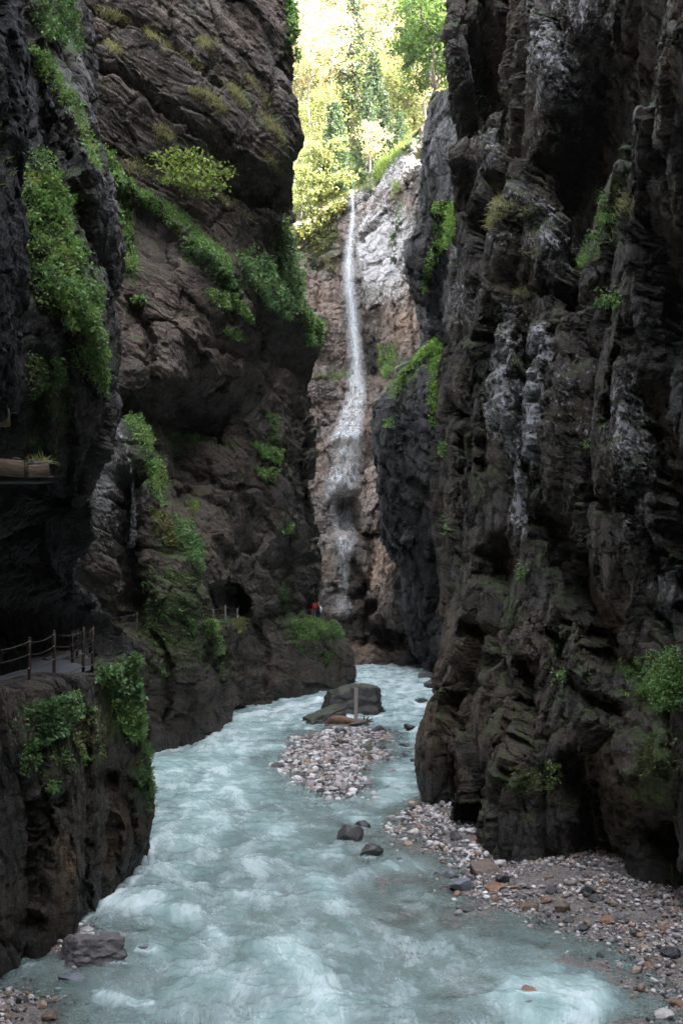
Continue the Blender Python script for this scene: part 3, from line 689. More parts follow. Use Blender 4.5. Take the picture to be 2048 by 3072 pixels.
sheet('path_ledge_cliff', rows_ll, M_low, -1, 'brown rock buttress at the lower left that carries the fenced path', low_feats, low_masks,
      big=[('fbm', .25, 3, 61, (4, 4, 8)), ('fac', .24, 1.2, 63, (1.5, 1.5, 4.5))],
      fine=[('fac', .07, 1.1, 64, (.5, .5, 1.3)), ('fac', .028, 1., 67, (.18, .18, .36)), ('fbm', .018, 4, 66, (.17, .17, .24))], lean=0)

# unseen wall added behind the viewer to keep light out of the gorge
def plain_grid(x0, x1, nx, y0, y1, ny, fn):
    X, Y = np.meshgrid(np.linspace(x0, x1, nx), np.linspace(y0, y1, ny))
    v = fn(X.ravel(), Y.ravel())
    i = np.arange(nx*ny).reshape(ny, nx)
    return v, np.stack([i[:-1, :-1], i[:-1, 1:], i[1:, 1:], i[1:, :-1]], -1).reshape(-1, 4)
zero = lambda v: {k: np.zeros(len(v)) for k in ('moss', 'lichen', 'warm', 'wet')}
v, f = plain_grid(-40, 40, 90, -3, 62, 70, lambda X, Y: np.stack([X, -47+0*X, Y], 1))
v[:, 1] += 3*fbm(v/9, 4, 5); o = link('rear_light_blocker', mesh_np('rear_light_blocker', v, f, attrs=zero(v)), M_near); tag(o, 'unseen rock wall added behind the viewer to block light', 'cliff', kind='structure')
# ------------------------------------------------------------------ river
def wz(y): return np.maximum(0, np.asarray(y, float)-60)*.0164
def wd(py):
    """distance of the water surface at photo row py"""
    d = F*HZ/(np.asarray(py, float)-HY)
    return np.where(d <= 60, d, F*(HZ+.984)/(np.asarray(py, float)-HY+F*.0164))
def WXY(px, py):
    d = float(wd(py)); return ((px-CX)/F*d, d)
CY = np.array([-50, 0, 20, 30, 48, 60, 68, 78, 88, 100, 118, 140.]); CXs = np.array([-1, -2, -2.2, -3.7, -6.8, -7.4, -6.2, -3, 1.8, 5.2, 6, 6.])
def centre(y):
    return sum(np.interp(y+o, CY, CXs) for o in (-4, -2, 0, 2, 4))/5

bars = dict(
 mid=[(900,2225),(935,2204),(985,2194),(1060,2190),(1125,2194),(1150,2206),(1135,2236),(1142,2262),(1110,2280),(1108,2312),(1060,2330),(1040,2366),(985,2384),(945,2366),(925,2335),(888,2312),(880,2280),(856,2258)],
 upper=[(1225,2435),(1275,2405),(1340,2400),(1480,2420),(1500,2560),(1440,2585),(1370,2572),(1300,2545),(1250,2500)],
 lower=[(1390,2660),(1430,2632),(1480,2612),(1600,2560),(1900,2560),(2200,2700),(2500,3000),(2400,3400),(2200,3200),(2070,2975),(1950,2900),(1850,2850),(1740,2770),(1640,2745),(1560,2715),(1440,2690)],
 left=[(-200,2950),(20,2965),(80,2985),(140,3000),(180,3050),(190,3200),(-200,3300)],
 foot=[(170,2830),(200,2760),(270,2760),(300,2790),(320,2850),(300,2900),(220,2900)])
BW = {k: [WXY(*q) for q in v] for k, v in bars.items()}
def bar_sdf(X, Y):
    return {k: sdf_poly(X, Y, v) for k, v in BW.items()}
def bed_z(X, Y):
    s = bar_sdf(X, Y)
    z = np.full(X.shape, -1.1)
    wig = 1.0*fbm(np.stack([X/2.3, Y/3.5, 0*X], 1), 3, 203)+.3*fbm(np.stack([X/.7, Y/1.0, 0*X], 1), 2, 204)
    for k, d in s.items():
        d = d+wig*(1. if k == 'mid' else .55)
        hi = dict(mid=.22, upper=.24, lower=.34, left=.22, foot=.15)[k]
        sl = dict(mid=.22, upper=.05, lower=.036, left=.16, foot=.2)[k]
        z = np.maximum(z, np.where(d < 0, hi*(1-np.exp(d/1.1)), -sl*d))
    p = np.stack([X, Y, 0*X], 1)
    return z+.05*fbm(p/1.4, 3, 201)+.03*fbm(p/.4, 2, 202)+wz(Y)

def persp_grid(rowpx, colpx, back=True):
    d = wd(rowpx)
    X = (colpx[None, :]-CX)/F*d[:, None]; Y = np.repeat(d[:, None], len(colpx), 1)
    if back:                                                       # the stretch under and behind the viewer, same columns in world width
        yb = np.linspace(d[-1]-1.2, -46, 40)
        X = np.vstack([X, np.repeat(X[-1:], 40, 0)]); Y = np.vstack([Y, np.repeat(yb[:, None], len(colpx), 1)])
    n, m = X.shape; i = np.arange(n*m).reshape(n, m)
    return X.ravel(), Y.ravel(), np.stack([i[:-1, :-1], i[1:, :-1], i[1:, 1:], i[:-1, 1:]], -1).reshape(-1, 4)

# bed: silt and gravel
X, Y, f = persp_grid(np.concatenate([np.linspace(1972, 2400, 130), np.linspace(2404, 3350, 240)]), np.linspace(-300, 2500, 330))
bz = bed_z(X, Y)
t = NT('river_bed'); co = t.coord()
vo = t.n('TexVoronoi', {'Vector': co, 'Scale': 9.}); vo2 = t.n('TexVoronoi', {'Vector': co, 'Scale': 24.})
r1 = t.n('SeparateColor', {0: vo.outputs['Color']}).outputs[0]; r2_ = t.n('SeparateColor', {0: vo2.outputs['Color']}).outputs[1]
c = t.ramp(r1, [(0., (.03,.027,.025)), (.3, (.12,.10,.09)), (.62, (.22,.19,.17)), (.85, (.16,.10,.065)), (1., (.34,.31,.29))])
c = t.mix(.6, c, t.ramp(r2_, [(0., (.05,.045,.04)), (.5, (.15,.13,.115)), (1., (.26,.23,.21))]))
b = t.bump(t.math('ADD', vo.outputs['Distance'], vo2.outputs['Distance']), .9, .05)
t.done(t.n('BsdfPrincipled', {'Base Color': c, 'Roughness': .7, 'Normal': b}).outputs[0])
o = link('riverbed', mesh_np('riverbed', np.stack([X, Y, bz], 1), f), t.m); tag(o, 'gravel bed of the river with its banks of pebbles', 'riverbed', kind='structure')

# water
X, Y, f = persp_grid(np.concatenate([np.arange(1970, 2120, 1.0), np.arange(2120, 2400, 1.6), np.arange(2400, 3360, 2.6)]), np.arange(-140, 2420, 4.6))
n_ = X-centre(Y); t_ = Y
px_, py_ = X/np.maximum(Y, 1)*F+CX, HY+(HZ-wz(Y))/np.maximum(Y, 1)*F
jit = fbm(np.stack([px_/60, py_/40, 0*X], 1), 3, 300)*22; jit2 = fbm(np.stack([px_/60, py_/40, 0*X+5], 1), 3, 301)*12
qx, qy = px_+jit, py_+jit2
foam = np.zeros(len(X))
def fl(pts, w, a):
    global foam
    foam = np.maximum(foam, a*np.exp(-(seg_dist(qx, qy, pts)/(w*2.0))**2))
for e in [([(600,2245),(720,2236),(850,2246)],9,.95), ([(610,2212),(700,2200),(740,2190)],16,.8), ([(460,2330),(520,2318),(560,2330)],12,.85), ([(615,2372),(680,2372),(722,2392)],16,.9),
          ([(570,2425),(600,2445),(650,2462)],20,.95), ([(490,2510),(560,2520),(620,2532)],16,.8), ([(330,2700),(430,2715),(590,2742)],12,.95), ([(350,2680),(470,2690)],10,.6), ([(640,2800),(660,2815)],12,.7),
          ([(850,2860),(900,2880),(940,2950),(990,3010)],26,.85), ([(966,2655),(1024,2700)],22,.7), ([(1560,2985),(1650,2975),(1780,3000),(1740,3060),(1600,3066)],34,1.), ([(1500,2990),(1560,3050)],16,.7),
          ([(870,2135),(930,2120),(990,2098)],9,.8), ([(690,2175),(780,2155),(850,2150)],9,.75), ([(540,2225),(600,2215)],8,.8), ([(1060,2012),(1300,2016)],5,.5), ([(1060,2030),(1180,2034),(1290,2030)],6,.75), ([(1080,2058),(1200,2062),(1300,2066)],7,1.),
          ([(1140,2076),(1260,2084)],7,.9), ([(1150,2104),(1290,2110)],6,.7), ([(1140,2150),(1250,2140)],6,.5), ([(1170,2340),(1260,2350)],10,.9), ([(1130,2395),(1250,2384)],12,.85), ([(1190,2300),(1260,2310)],10,.6), ([(1020,2440),(1140,2460)],10,.5),
          ([(760,2470),(860,2490)],14,.5), ([(470,2600),(560,2600)],10,.55), ([(720,2560),(780,2590)],14,.5), ([(260,2870),(340,2850)],8,.7), ([(420,2840),(470,2850)],8,.8), ([(300,2990),(440,3012)],10,.8), ([(480,2450),(560,2460)],10,.6), ([(900,2570),(1020,2560)],9,.4),
          ([(1000,2000),(1300,2006)],4,.4), ([(640,2300),(760,2330)],12,.5), ([(1230,2210),(1300,2190)],8,.5), ([(700,2700),(800,2680)],18,.45), ([(560,2900),(700,2940)],20,.35), ([(800,3040),(1000,3060)],24,.5), ([(1050,2620),(1180,2600)],8,.3)]:
    fl(*e)
edge = np.zeros(len(X))                                             # broken water along the rock feet and round the stones
for pts, w, a in [([(470,2520),(450,2600),(312,2712),(222,2812)],7,.8), ([(455,2264),(520,2255),(600,2224),(650,2196),(680,2160),(800,2136),(950,2108),(1056,2068)],6,1.), ([(1258,2250),(1262,2330),(1272,2425)],6,.7), ([(1300,2012),(1320,2030)],5,.6)]+[
   ([(x-w, y-2), (x-w*.5, y+2), (x, y+3), (x+w*.6, y+2), (x+w, y-2)], h_, .9) for x, y, w, h_ in [(1050,2522,46,5),(1117,2570,42,5),(829,2306,26,4),(437,2852,30,5),(1230,2193,20,3),(1217,2240,22,3),(1266,2112,24,3),(1063,2150,86,4),(965,2186,50,4),(350,2884,40,5),(418,3022,34,5),(1087,2358,36,3),(1592,2996,36,6),(884,2246,32,4),(1197,2584,14,3),(1396,2736,34,4)]]:
    edge = np.maximum(edge, a*np.exp(-(seg_dist(px_+.4*jit, py_+.4*jit2, pts)/w)**2))
q3 = np.stack([n_, t_, 0*X], 1)
wq = q3+np.stack([.45*fbm(q3/3, 2, 310), .8*fbm(q3/3, 2, 311), 0*X], 1)
near = 1-sstep(60, 90, Y)
turb = fbm(wq*np.array([1/.8, 1/1.9, 1]), 5, 312)
sd = bar_sdf(X, Y)
calm = np.exp(-np.maximum(0, np.minimum(np.minimum(sd['upper'], sd['lower']), np.minimum(sd['left'], sd['mid'])))/1.2)
river = 1-.85*calm
crest = ridged(wq*np.array([1/2.2, 1/1.3, 1]), 4, 330)-.95
turb2 = fbm(wq*np.array([1/4., 1/5., 1]), 3, 340)
foam_t = np.clip(.22*foam+.42*edge+.36*turb*river+.16*turb2*river+.14*crest*river+.24*river+.16*sstep(40, 110, Y), 0, 1.3)
h = river*(.11*fbm(wq*np.array([.55, .5, 1]), 4, 320)+.012*crest+.05*fbm(wq*np.array([1/1.1, 1/.8, 1]), 3, 323)+.055*fbm(wq*np.array([2.2, 1.9, 1]), 3, 321)+.014*fbm(wq*np.array([4.6, 4.2, 1]), 3, 322)+.09*foam)*(1+.7*sstep(40, 100, Y))+.012*fbm(q3*2.2, 3, 325)
depth = wz(Y)+h-bed_z(X, Y)
shallow = np.exp(-np.maximum(depth, 0)/.48)*.98
shallow *= 1-.75*np.clip(foam, 0, 1)
t = NT('river_water'); co = t.coord()
fv = t.attr('flow', 'Vector')
s1 = t.noise(t.mapv(fv, (2.6, .85, 1)), 2.3, 7, .72, .15)
s2 = t.noise(t.mapv(fv, (7., 2.0, 1)), 2.5, 6, .78, .1)
s3 = t.noise(t.mapv(fv, (1., .6, 1)), .8, 5, .6, .6)
fa = t.attr('foam')
m = t.math('ADD', fa, t.math('MULTIPLY', t.math('SUBTRACT', s1, .5), .95)); m = t.math('ADD', m, t.math('MULTIPLY', t.math('SUBTRACT', s2, .5), .95))
ff_ = t.ramp(m, [(.06, 0.), (.40, .26), (.66, .55), (1.0, 1.)])
deep = t.mix(s3, (.235, .38, .36), (.37, .50, .475))
c = t.mix(ff_, deep, (.78, .84, .84))
b = t.bump(s1, .35, .12); b = t.bump(s2, .28, .05, b)
bs = t.n('BsdfPrincipled', {'Base Color': c, 'Roughness': t.math('ADD', .10, t.math('MULTIPLY', ff_, .5)), 'IOR': 1.33, 'Normal': b})
tr = t.n('BsdfTransparent', {'Color': (.78, .86, .84, 1)})
gl = t.n('BsdfGlossy', {'Color': (1, 1, 1, 1), 'Roughness': .12, 'Normal': b})
fr = t.n('Fresnel', {'IOR': 1.33, 'Normal': b})
cl = t.n('MixShader', {0: fr.outputs[0], 1: tr.outputs[0], 2: gl.outputs[0]})
sf = t.math('MULTIPLY', t.attr('shallow'), t.math('SUBTRACT', 1., t.math('MULTIPLY', ff_, .6)), True)
ms = t.n('MixShader', {0: sf, 1: bs.outputs[0], 2: cl.outputs[0]})
t.done(ms.outputs[0])
o = link('water', mesh_np('water', np.stack([X, Y, wz(Y)+h], 1), f, attrs={'foam': foam_t, 'shallow': shallow, 'flow': np.stack([wq[:, 0], wq[:, 1], 0*X], 1)}), t.m)
tag(o, 'milky turquoise river rushing through the gorge with white rapids', 'river', kind='structure')

# ------------------------------------------------------------------ stones
STONE = [(.54,.49,.465), (.43,.38,.36), (.34,.30,.285), (.27,.245,.235), (.24,.165,.12), (.25,.145,.09), (.10,.092,.09), (.045,.042,.042), (.58,.56,.54), (.19,.175,.172)]
t = NT('pebbles'); co = t.coord()
nn = t.noise(co, 30., 4, .7); c = t.mix(.55, t.attr('col', 'Color'), t.ramp(nn, [(.3, .55), (.7, 1.25)]), 'MULTIPLY')
t.done(t.n('BsdfPrincipled', {'Base Color': c, 'Roughness': .62, 'Normal': t.bump(nn, .4, .01)}).outputs[0])
M_peb = t.m
def stone_proto(sub, seed, cuts=6, rough=.10):
    r = np.random.default_rng(seed); v, f = ICO[sub]; v = v.copy()
    v *= (1+.16*fbm(v*1.1+seed*3.1, 2, seed))[:, None]
    for _ in range(cuts):
        n = r.normal(size=3); n /= np.linalg.norm(n); hh = r.uniform(.45, .85)
        e = np.maximum(0, v@n-hh); v -= (e*.92)[:, None]*n
    if rough: v *= (1+rough*fbm(v*3.2+seed, 3, seed+50))[:, None]
    return v, f
PROT = [stone_proto(1, 400+k, 7, .06) for k in range(16)]
def rotmats(n, r, tilt=.5):
    a = r.uniform(0, 2*np.pi, n); b = r.normal(0, tilt, n); c = r.normal(0, tilt, n)
    Rz = np.zeros((n, 3, 3)); Rz[:, 0, 0] = np.cos(a); Rz[:, 0, 1] = -np.sin(a); Rz[:, 1, 0] = np.sin(a); Rz[:, 1, 1] = np.cos(a); Rz[:, 2, 2] = 1
    Rx = np.zeros((n, 3, 3)); Rx[:, 0, 0] = 1; Rx[:, 1, 1] = np.cos(b); Rx[:, 1, 2] = -np.sin(b); Rx[:, 2, 1] = np.sin(b); Rx[:, 2, 2] = np.cos(b)
    return Rz@Rx
def gravel(key, label, n, smin, smax, reach, seed, pal):
    r = np.random.default_rng(seed); pts = np.array(BW[key])
    lo, hi = pts.min(0)-reach, pts.max(0)+reach
    lo[1] = max(lo[1], 15.5); hi[0] = min(hi[0], 11); lo[0] = max(lo[0], -9)
    X = r.uniform(lo[0], hi[0], n*8); Y = r.uniform(lo[1], hi[1], n*8)
    d = sdf_poly(X, Y, BW[key])+(1. if key == 'mid' else .55)*(1.0*fbm(np.stack([X/2.3, Y/3.5, 0*X], 1), 3, 203)+.3*fbm(np.stack([X/.7, Y/1.0, 0*X], 1), 2, 204))
    cl_ = 1.3*fbm(np.stack([X/1.6, Y/1.6, 0*X], 1), 3, 260)+.75
    ok = (r.uniform(size=len(X)) < cl_*np.where(d < 0, 1, np.exp(-d/(reach*.33)))) & (d < reach)
    X, Y = X[ok][:n], Y[ok][:n]; n = len(X)
    s = smin*(smax/smin)**(r.beta(1.3, 2.6, n))
    z = bed_z(X, Y)+s*.25
    Rm = rotmats(n, r); sc = np.stack([s*r.uniform(.8, 1.3, n), s*r.uniform(.7, 1.1, n), s*r.uniform(.45, .8, n)], 1)*.6
    vs, fs, cs, off = [], [], [], 0
    pk = r.integers(0, len(PROT), n); ci = r.choice(len(STONE), n, p=np.array(pal)/sum(pal))
    for k, (pv, pf) in enumerate(PROT):
        m = np.where(pk == k)[0]
        if not len(m): continue
        V = np.einsum('nij,nvj->nvi', Rm[m], pv[None]*sc[m][:, None, :])+np.stack([X[m], Y[m], z[m]], 1)[:, None]
        nv = len(pv)
        fs.append((pf[None]+(np.arange(len(m))*nv)[:, None, None]+off).reshape(-1, 3)); off += nv*len(m)
        vs.append(V.reshape(-1, 3)); cs.append(np.repeat(np.array(STONE)[ci[m]]*r.uniform(.75, 1.15, len(m))[:, None], nv, 0))
    o = link('gravel', mesh_np('gravel', np.vstack(vs), np.vstack(fs), smooth=False, attrs={'col': np.vstack(cs)}), M_peb)
    tag(o, label, 'gravel', kind='stuff')
PAL = [3.5, 4, 3, 2.4, 1.5, .8, 1.6, 1.1, 1.8, 2.]; PALW = [1.7, 2.2, 3, 2.8, 2.4, 1.6, 2.6, 2.4, .7, 2.8]
gravel('mid', 'pale pebbles heaped on the bar in mid river', 6500, .07, .46, 2.4, 1, PAL)
gravel('upper', 'pinkish white pebbles at the foot of the right wall', 2300, .05, .36, 1.3, 2, PAL)
gravel('lower', 'brown and grey stones on the bank at the lower right', 9500, .03, .25, 1.5, 3, PALW)
gravel('left', 'rusty stones in the lower left corner', 1200, .05, .2, .8, 4, PALW)
gravel('foot', 'pale stones round the boulder at the foot of the left ledge', 160, .06, .2, .5, 5, PAL)

def stone_mat(name, col, rough, moss=.0, wet=0.):
    t = NT(name); co = t.coord(); n1 = t.noise(co, 2.2, 6, .65); n2 = t.noise(co, 11., 5, .7)
    c = t.mix(n1, tuple(q*.55 for q in col), tuple(q*1.3 for q in col)); c = t.mix(.6, c, t.ramp(n2, [(.3, .45), (.7, 1.3)]), 'MULTIPLY')
    if moss:
        nz = t.n('SeparateXYZ', {0: t.n('NewGeometry').outputs['Normal']}).outputs[2]
        c = t.mix(t.math('MULTIPLY', t.ramp(t.math('ADD', nz, t.math('MULTIPLY', n1, .6)), [(.75, 0.), (1.0, 1.)]), moss), c, (.06, .075, .02))
    t.done(t.n('BsdfPrincipled', {'Base Color': c, 'Roughness': rough, 'Normal': t.bump(n2, .7, .05)}).outputs[0]); return t.m
TONE = dict(black=stone_mat('stone_black', (.035,.034,.036), .38), dark=stone_mat('stone_dark', (.07,.064,.062), .5), grey=stone_mat('stone_grey', (.14,.135,.14), .5), blue=stone_mat('stone_blue', (.17,.18,.205), .32),
            green=stone_mat('stone_green', (.13,.13,.105), .6, .4), brown=stone_mat('stone_brown', (.15,.10,.07), .5), rust=stone_mat('stone_rust', (.24,.125,.075), .5), tan=stone_mat('stone_tan', (.36,.26,.19), .6),
            pale=stone_mat('stone_pale', (.46,.42,.40), .65), mossy=stone_mat('stone_mossy', (.06,.056,.05), .55, .8))
def rock(px, cy, w, h, tone, label, group=None, seed=None, sub=3):
    by = cy+h*.42; d = float(wd(by))
    for _ in range(4):
        zb = max(float(bed_z(np.array([(px-CX)/F*d]), np.array([d]))[0]), float(wz(d))-.05); d = F*(HZ-zb)/(by-HY)
    wx = w/F*d; hz = h/F*d; dp = wx*RNG.uniform(.75, 1.0)
    v, f = stone_proto(sub, seed or int(px*7+cy), 11, .07)
    v = v/np.abs(v).max(0)
    # broad flattish block, its foot sunk in the bed
    v = v*np.array([wx/2, dp/2, hz*.60])
    c = P(px, cy, d+dp*.25); c[2] -= hz*.06
    o = link('rock', mesh_np('rock', v, f, smooth=False), TONE[tone]); o.location = c
    return tag(o, label, 'rock', group)
G1, G2, G3, G4 = 'rocks in the river by the right bank', 'stones along the lower right bank', 'stones of the mid river bar', 'rocks at the foot of the left ledge'
for a in [
 (1050,2500,84,52,'dark','jagged dark rock splitting the current left of the upper pebble bank',G1), (1086,2474,52,26,'black','small black rock touching the back of a jagged rock in the current',G1), (1117,2552,78,38,'dark','flat topped dark rock in open water below the jagged one',G1),
 (1197,2577,24,12,'black','tiny black stone right of the flat topped dark rock',G1), (1386,2655,92,42,'blue','wet blue grey rock at the tip of the lower right bank',G1), (1352,2622,52,28,'grey','grey rock just behind the wet blue grey one',G1), (1311,2623,26,14,'black','little black stone farthest out behind the blue grey rock',G1),
 (1455,2600,98,44,'brown','broad brown rock below the foot of the right wall',G1), (1504,2636,50,34,'black','pointed black rock beside the broad brown rock',G1), (1482,2662,72,24,'rust','flat rust coloured stone below the pointed black rock',G1),
 (1654,2672,42,28,'black','black rock on the pale pebbles at the middle of the lower bank',G2), (1762,2674,62,38,'black','biggest black block on the lower bank near the wall',G2), (1786,2697,48,26,'dark','dark stone leaning on the biggest black block',G2),
 (1589,2722,76,30,'brown','long brown stone at the waterline of the lower bank',G2), (1680,2720,62,36,'brown','brown angular stone in the middle of the lower bank',G2), (1640,2700,40,24,'rust','rusty stone between long brown and angular brown stones',G2), (1820,2760,48,26,'rust','orange brown stone under the cave of the right wall',G2),
 (1990,2776,42,34,'tan','rounded tan stone high on the bank near the right edge',G2), (1755,2783,44,26,'black','black stone standing in shallow water of the lower bank',G2), (1801,2864,32,24,'black','lone black stone in the shallows at lower right',G2), (2010,2858,64,36,'black','large black stone cut by shadow near the right edge',G2),
 (1909,2910,36,30,'tan','pinkish tan stone at the waterline near the right edge',G2), (1940,2895,30,24,'rust','red brown stone right behind the pinkish tan one',G2), (1592,2976,64,38,'rust','wet reddish rock with water spilling over it at the bottom',G2), (1586,3016,56,34,'brown','brown rock half under water below the reddish rock',G2),
 (1755,2958,42,16,'dark','dark stone breaking the foam at the bottom right',G2), (2026,3008,52,26,'rust','reddish stone in the lower right corner',G2), (1988,3042,60,34,'pale','pale stone in the lower right corner',G2), (1860,2750,36,22,'grey','grey stone above the shallow cove of the lower bank',G2), (1900,2800,40,24,'dark','dark stone in the midst of brown gravel at right',G2), (1930,2840,34,24,'tan','tan block on brown gravel at right',G2),
 (1700,2760,40,20,'dark','flat dark stone in the shallows of the lower bank',G2), (1560,2690,36,20,'dark','dark stone near the left end of the lower bank',G2),
 (1367,2506,40,30,'dark','dark rounded stone on the upper pebble bank',G1), (1362,2540,34,22,'dark','dark stone lower on the upper pebble bank',G1), (1390,2552,30,20,'brown','brown stone at the lower edge of the upper pebble bank',G1), (1430,2518,36,20,'rust','orange stone beside the right wall on the upper pebble bank',G1), (1233,2461,36,14,'black','black stone at the outer edge of the upper pebble bank',G1),
 (1236,2411,36,18,'tan','tan rounded stone in the water above the upper pebble bank',G1), (1228,2531,34,16,'tan','pinkish stone in the shallows beside the upper pebble bank',G1), (1392,2583,28,14,'pale','white stone below the upper pebble bank',G1), (1396,2728,62,14,'dark','dark slab barely showing above the water',G1),
 (1239,2284,24,18,'dark','dark round stone in the narrow right channel',G1), (1230,2182,38,22,'black','black notched rock in the right channel',G1), (1217,2234,42,12,'dark','flat dark rock in the right channel',G1), (1250,2205,26,9,'dark','low dark stone beside the rust brown wall lobe',G1), (1170,2268,36,14,'dark','dark stone at the right rim of the mid river bar',G1), (1215,2266,24,11,'dark','small dark stone in the middle of the right channel',G1),
 (1183,2313,22,13,'rust','small reddish stone in the right channel',G1), (1266,2101,46,22,'dark','dark rock in the rapids upstream of the boulder',G1), (1288,2055,52,30,'black','black rock at the foot of the far right wall',G1), (1274,2027,60,24,'dark','heap of dark rock on the far right bank',G1), (1231,2014,30,14,'pale','pale rock in the far rapids',G1), (1150,2132,26,10,'black','black stone at the right foot of the mossy boulder',G1),
 (1020,2193,48,27,'grey','grey rounded rock in front of the driftwood log',G3), (1138,2187,46,25,'dark','dark grey rock right of the driftwood log',G3), (1097,2243,42,29,'green','greenish grey rock in the middle of the bar',G3), (1100,2273,40,23,'brown','brown rounded rock right of the bar centre',G3), (1024,2228,46,20,'mossy','dark mossy rock in the middle of the bar',G3),
 (1041,2308,42,18,'dark','dark grey rock on the lower half of the bar',G3), (1100,2307,24,13,'brown','small brown rock at the lower right of the bar',G3), (829,2296,48,21,'dark','dark rounded rock in the water left of the bar',G3), (884,2234,64,24,'blue','wet slab with water sliding over it at the left edge of the bar',G3), (1001,2367,42,17,'black','black rock at the bottom end of the bar',G3),
 (961,2372,26,16,'dark','dark stone at the lower left end of the bar',G3), (1087,2350,70,14,'blue','blue grey slab awash below the bar',G3), (899,2325,36,16,'dark','dark stone at the left rim of the bar',G3), (1145,2243,28,15,'dark','dark stone at the right rim of the bar',G3), (995,2250,28,13,'tan','tan stone left of the greenish grey rock',G3), (1106,2229,26,14,'tan','tan stone behind the greenish grey rock',G3),
 (928,2360,24,14,'rust','orange brown stone at the lower left of the bar',G3), (982,2184,30,14,'grey','grey stone at the left end of the driftwood log',G3), (972,2385,24,10,'dark','dark flat stone awash below the end of the bar',G3), (1060,2200,24,12,'blue','blue grey stone below the driftwood log',G3),
 (360,2858,44,34,'black','black rock against the right side of the big boulder by the left ledge',G4), (213,2845,26,18,'tan','pale tan stone left of the big boulder by the left ledge',G4), (262,2792,50,22,'pale','pinkish stone behind the big boulder by the left ledge',G4), (232,2822,28,16,'pale','pale stone between the ledge and the big boulder',G4), (215,2932,84,26,'blue','wet slab below the big boulder at lower left',G4), (437,2842,54,18,'blue','wet rock with water curling round it right of the big boulder',G4),
 (418,3012,60,20,'blue','wet dark rock under a ripple at the bottom left',G4), (150,3048,46,36,'brown','brown stone on the gravel at the bottom left corner',G4), (125,3016,36,26,'tan','tan stone on the gravel at the bottom left corner',G4), (66,3000,40,24,'dark','dark stone on the gravel at the bottom left corner',G4)]:
    rock(*a)

# the boulders -----------------------------------------------------------------
def boulder(name, c, size, rotz, tilt, planes, mat, label, seed, sub=5, noise=.10):
    v, f = ICO[sub]; v = v.copy()*1.75
    for n, hh in planes:
        n = np.array(n, float); n /= np.linalg.norm(n); e = np.maximum(0, v@n-hh); v -= e[:, None]*n
    v += v/np.linalg.norm(v, axis=1)[:, None]*(noise*fbm(v*2.3+seed, 4, seed)+noise*.9*facet(v*2.2+seed, seed)[0])[:, None]
    v += .10*noise*10*(facet(np.stack([v[:, 0]*.35+.1*v[:, 1], v[:, 1]*.35, v[:, 2]*2.6+.5*v[:, 0]], 1)+seed, seed+3)[0]*.35)[:, None]*(v/np.linalg.norm(v, axis=1)[:, None])
    v *= np.array(size)/2
    a, b = rotz, tilt
    Ry = np.array([[math.cos(b), 0, math.sin(b)], [0, 1, 0], [-math.sin(b), 0, math.cos(b)]]); Rz = np.array([[math.cos(a), -math.sin(a), 0], [math.sin(a), math.cos(a), 0], [0, 0, 1]])
    o = link(name, mesh_np(name, v@(Rz@Ry).T, f, smooth=False), mat); o.location = c
    return tag(o, label, 'boulder')
M_b1 = stone_mat('boulder_grey', (.058,.050,.045), .6, .35); M_b2 = stone_mat('boulder_brown', (.085,.074,.066), .6, .35)
dB = 69.
boulder('boulder', P(1058,2110,dB+1.2), (3.75,3.0,2.75), .15, -.10, [((1,0,0),.98),((-1,0,.25),.98),((0,-1,.12),.9),((0,1,0),.95),((-.22,0,1),.86),((.25,0,1),.93),((0,0,-1),1.),((1,0,.9),1.12),((1,-.6,0),1.12),((-1,-1,0),1.3),((1,0,-.8),1.25)], M_b1, 'large angular grey boulder in mid river with a plank leaning on it', 3)
boulder('boulder', P(972,2152,64.8), (2.5,1.9,.95), .3, -.36, [((1,0,0),.95),((-1,0,.1),.97),((0,-1,.1),.9),((0,1,0),.95),((0,0,1),.8),((0,0,-1),.9),((-1,-1,0),1.2),((1,-1,0),1.25)], M_b2, 'tilted brown slab boulder lying against the left of the plank boulder', 8)
dL = float(wd(2895))
boulder('boulder', P(285,2852,dL+.5), (1.25,1.0,.80), .5, .12, [((1,0,.1),.95),((-1,0,.3),.95),((0,-1,.25),.85),((0,1,0),.95),((0,.15,1),.75),((0,0,-1),1.),((1,-1,0),1.15),((-1,-1,.3),1.2)], stone_mat('boulder_pinkish', (.13,.115,.115), .55), 'big purplish grey boulder in the water at the foot of the left ledge', 21)
# ------------------------------------------------------------------ foliage
def leaves(pos, nrm, size, r, narrow=.55, droop=.4, spread=.7, fold=.25, tint=None):
    """one folded rhombic leaf per position"""
    n = len(pos)
    a = r.normal(size=(n, 3))*spread+nrm*.7; a[:, 2] -= droop
    a /= np.linalg.norm(a, axis=1)[:, None]
    u = r.normal(size=(n, 3))*.6+np.array([0, 0, .9])+nrm*.5
    b = np.cross(u, a); b /= np.linalg.norm(b, axis=1)[:, None]+1e-9
    m = np.cross(a, b)
    s = (size*r.uniform(.6, 1.35, n))[:, None]
    v0 = pos; v2 = pos+a*s
    v1 = pos+a*s*.5+b*s*narrow*.5+m*s*fold*.5; v3 = pos+a*s*.5-b*s*narrow*.5+m*s*fold*.5
    v = np.stack([v0, v1, v2, v3], 1).reshape(-1, 3)
    i = np.arange(n)[:, None]*4
    f = np.concatenate([i+np.array([[0, 1, 2]]), i+np.array([[0, 2, 3]])], 0)
    tt = np.repeat(r.uniform(0, 1, n) if tint is None else tint, 4)
    return v, f, tt
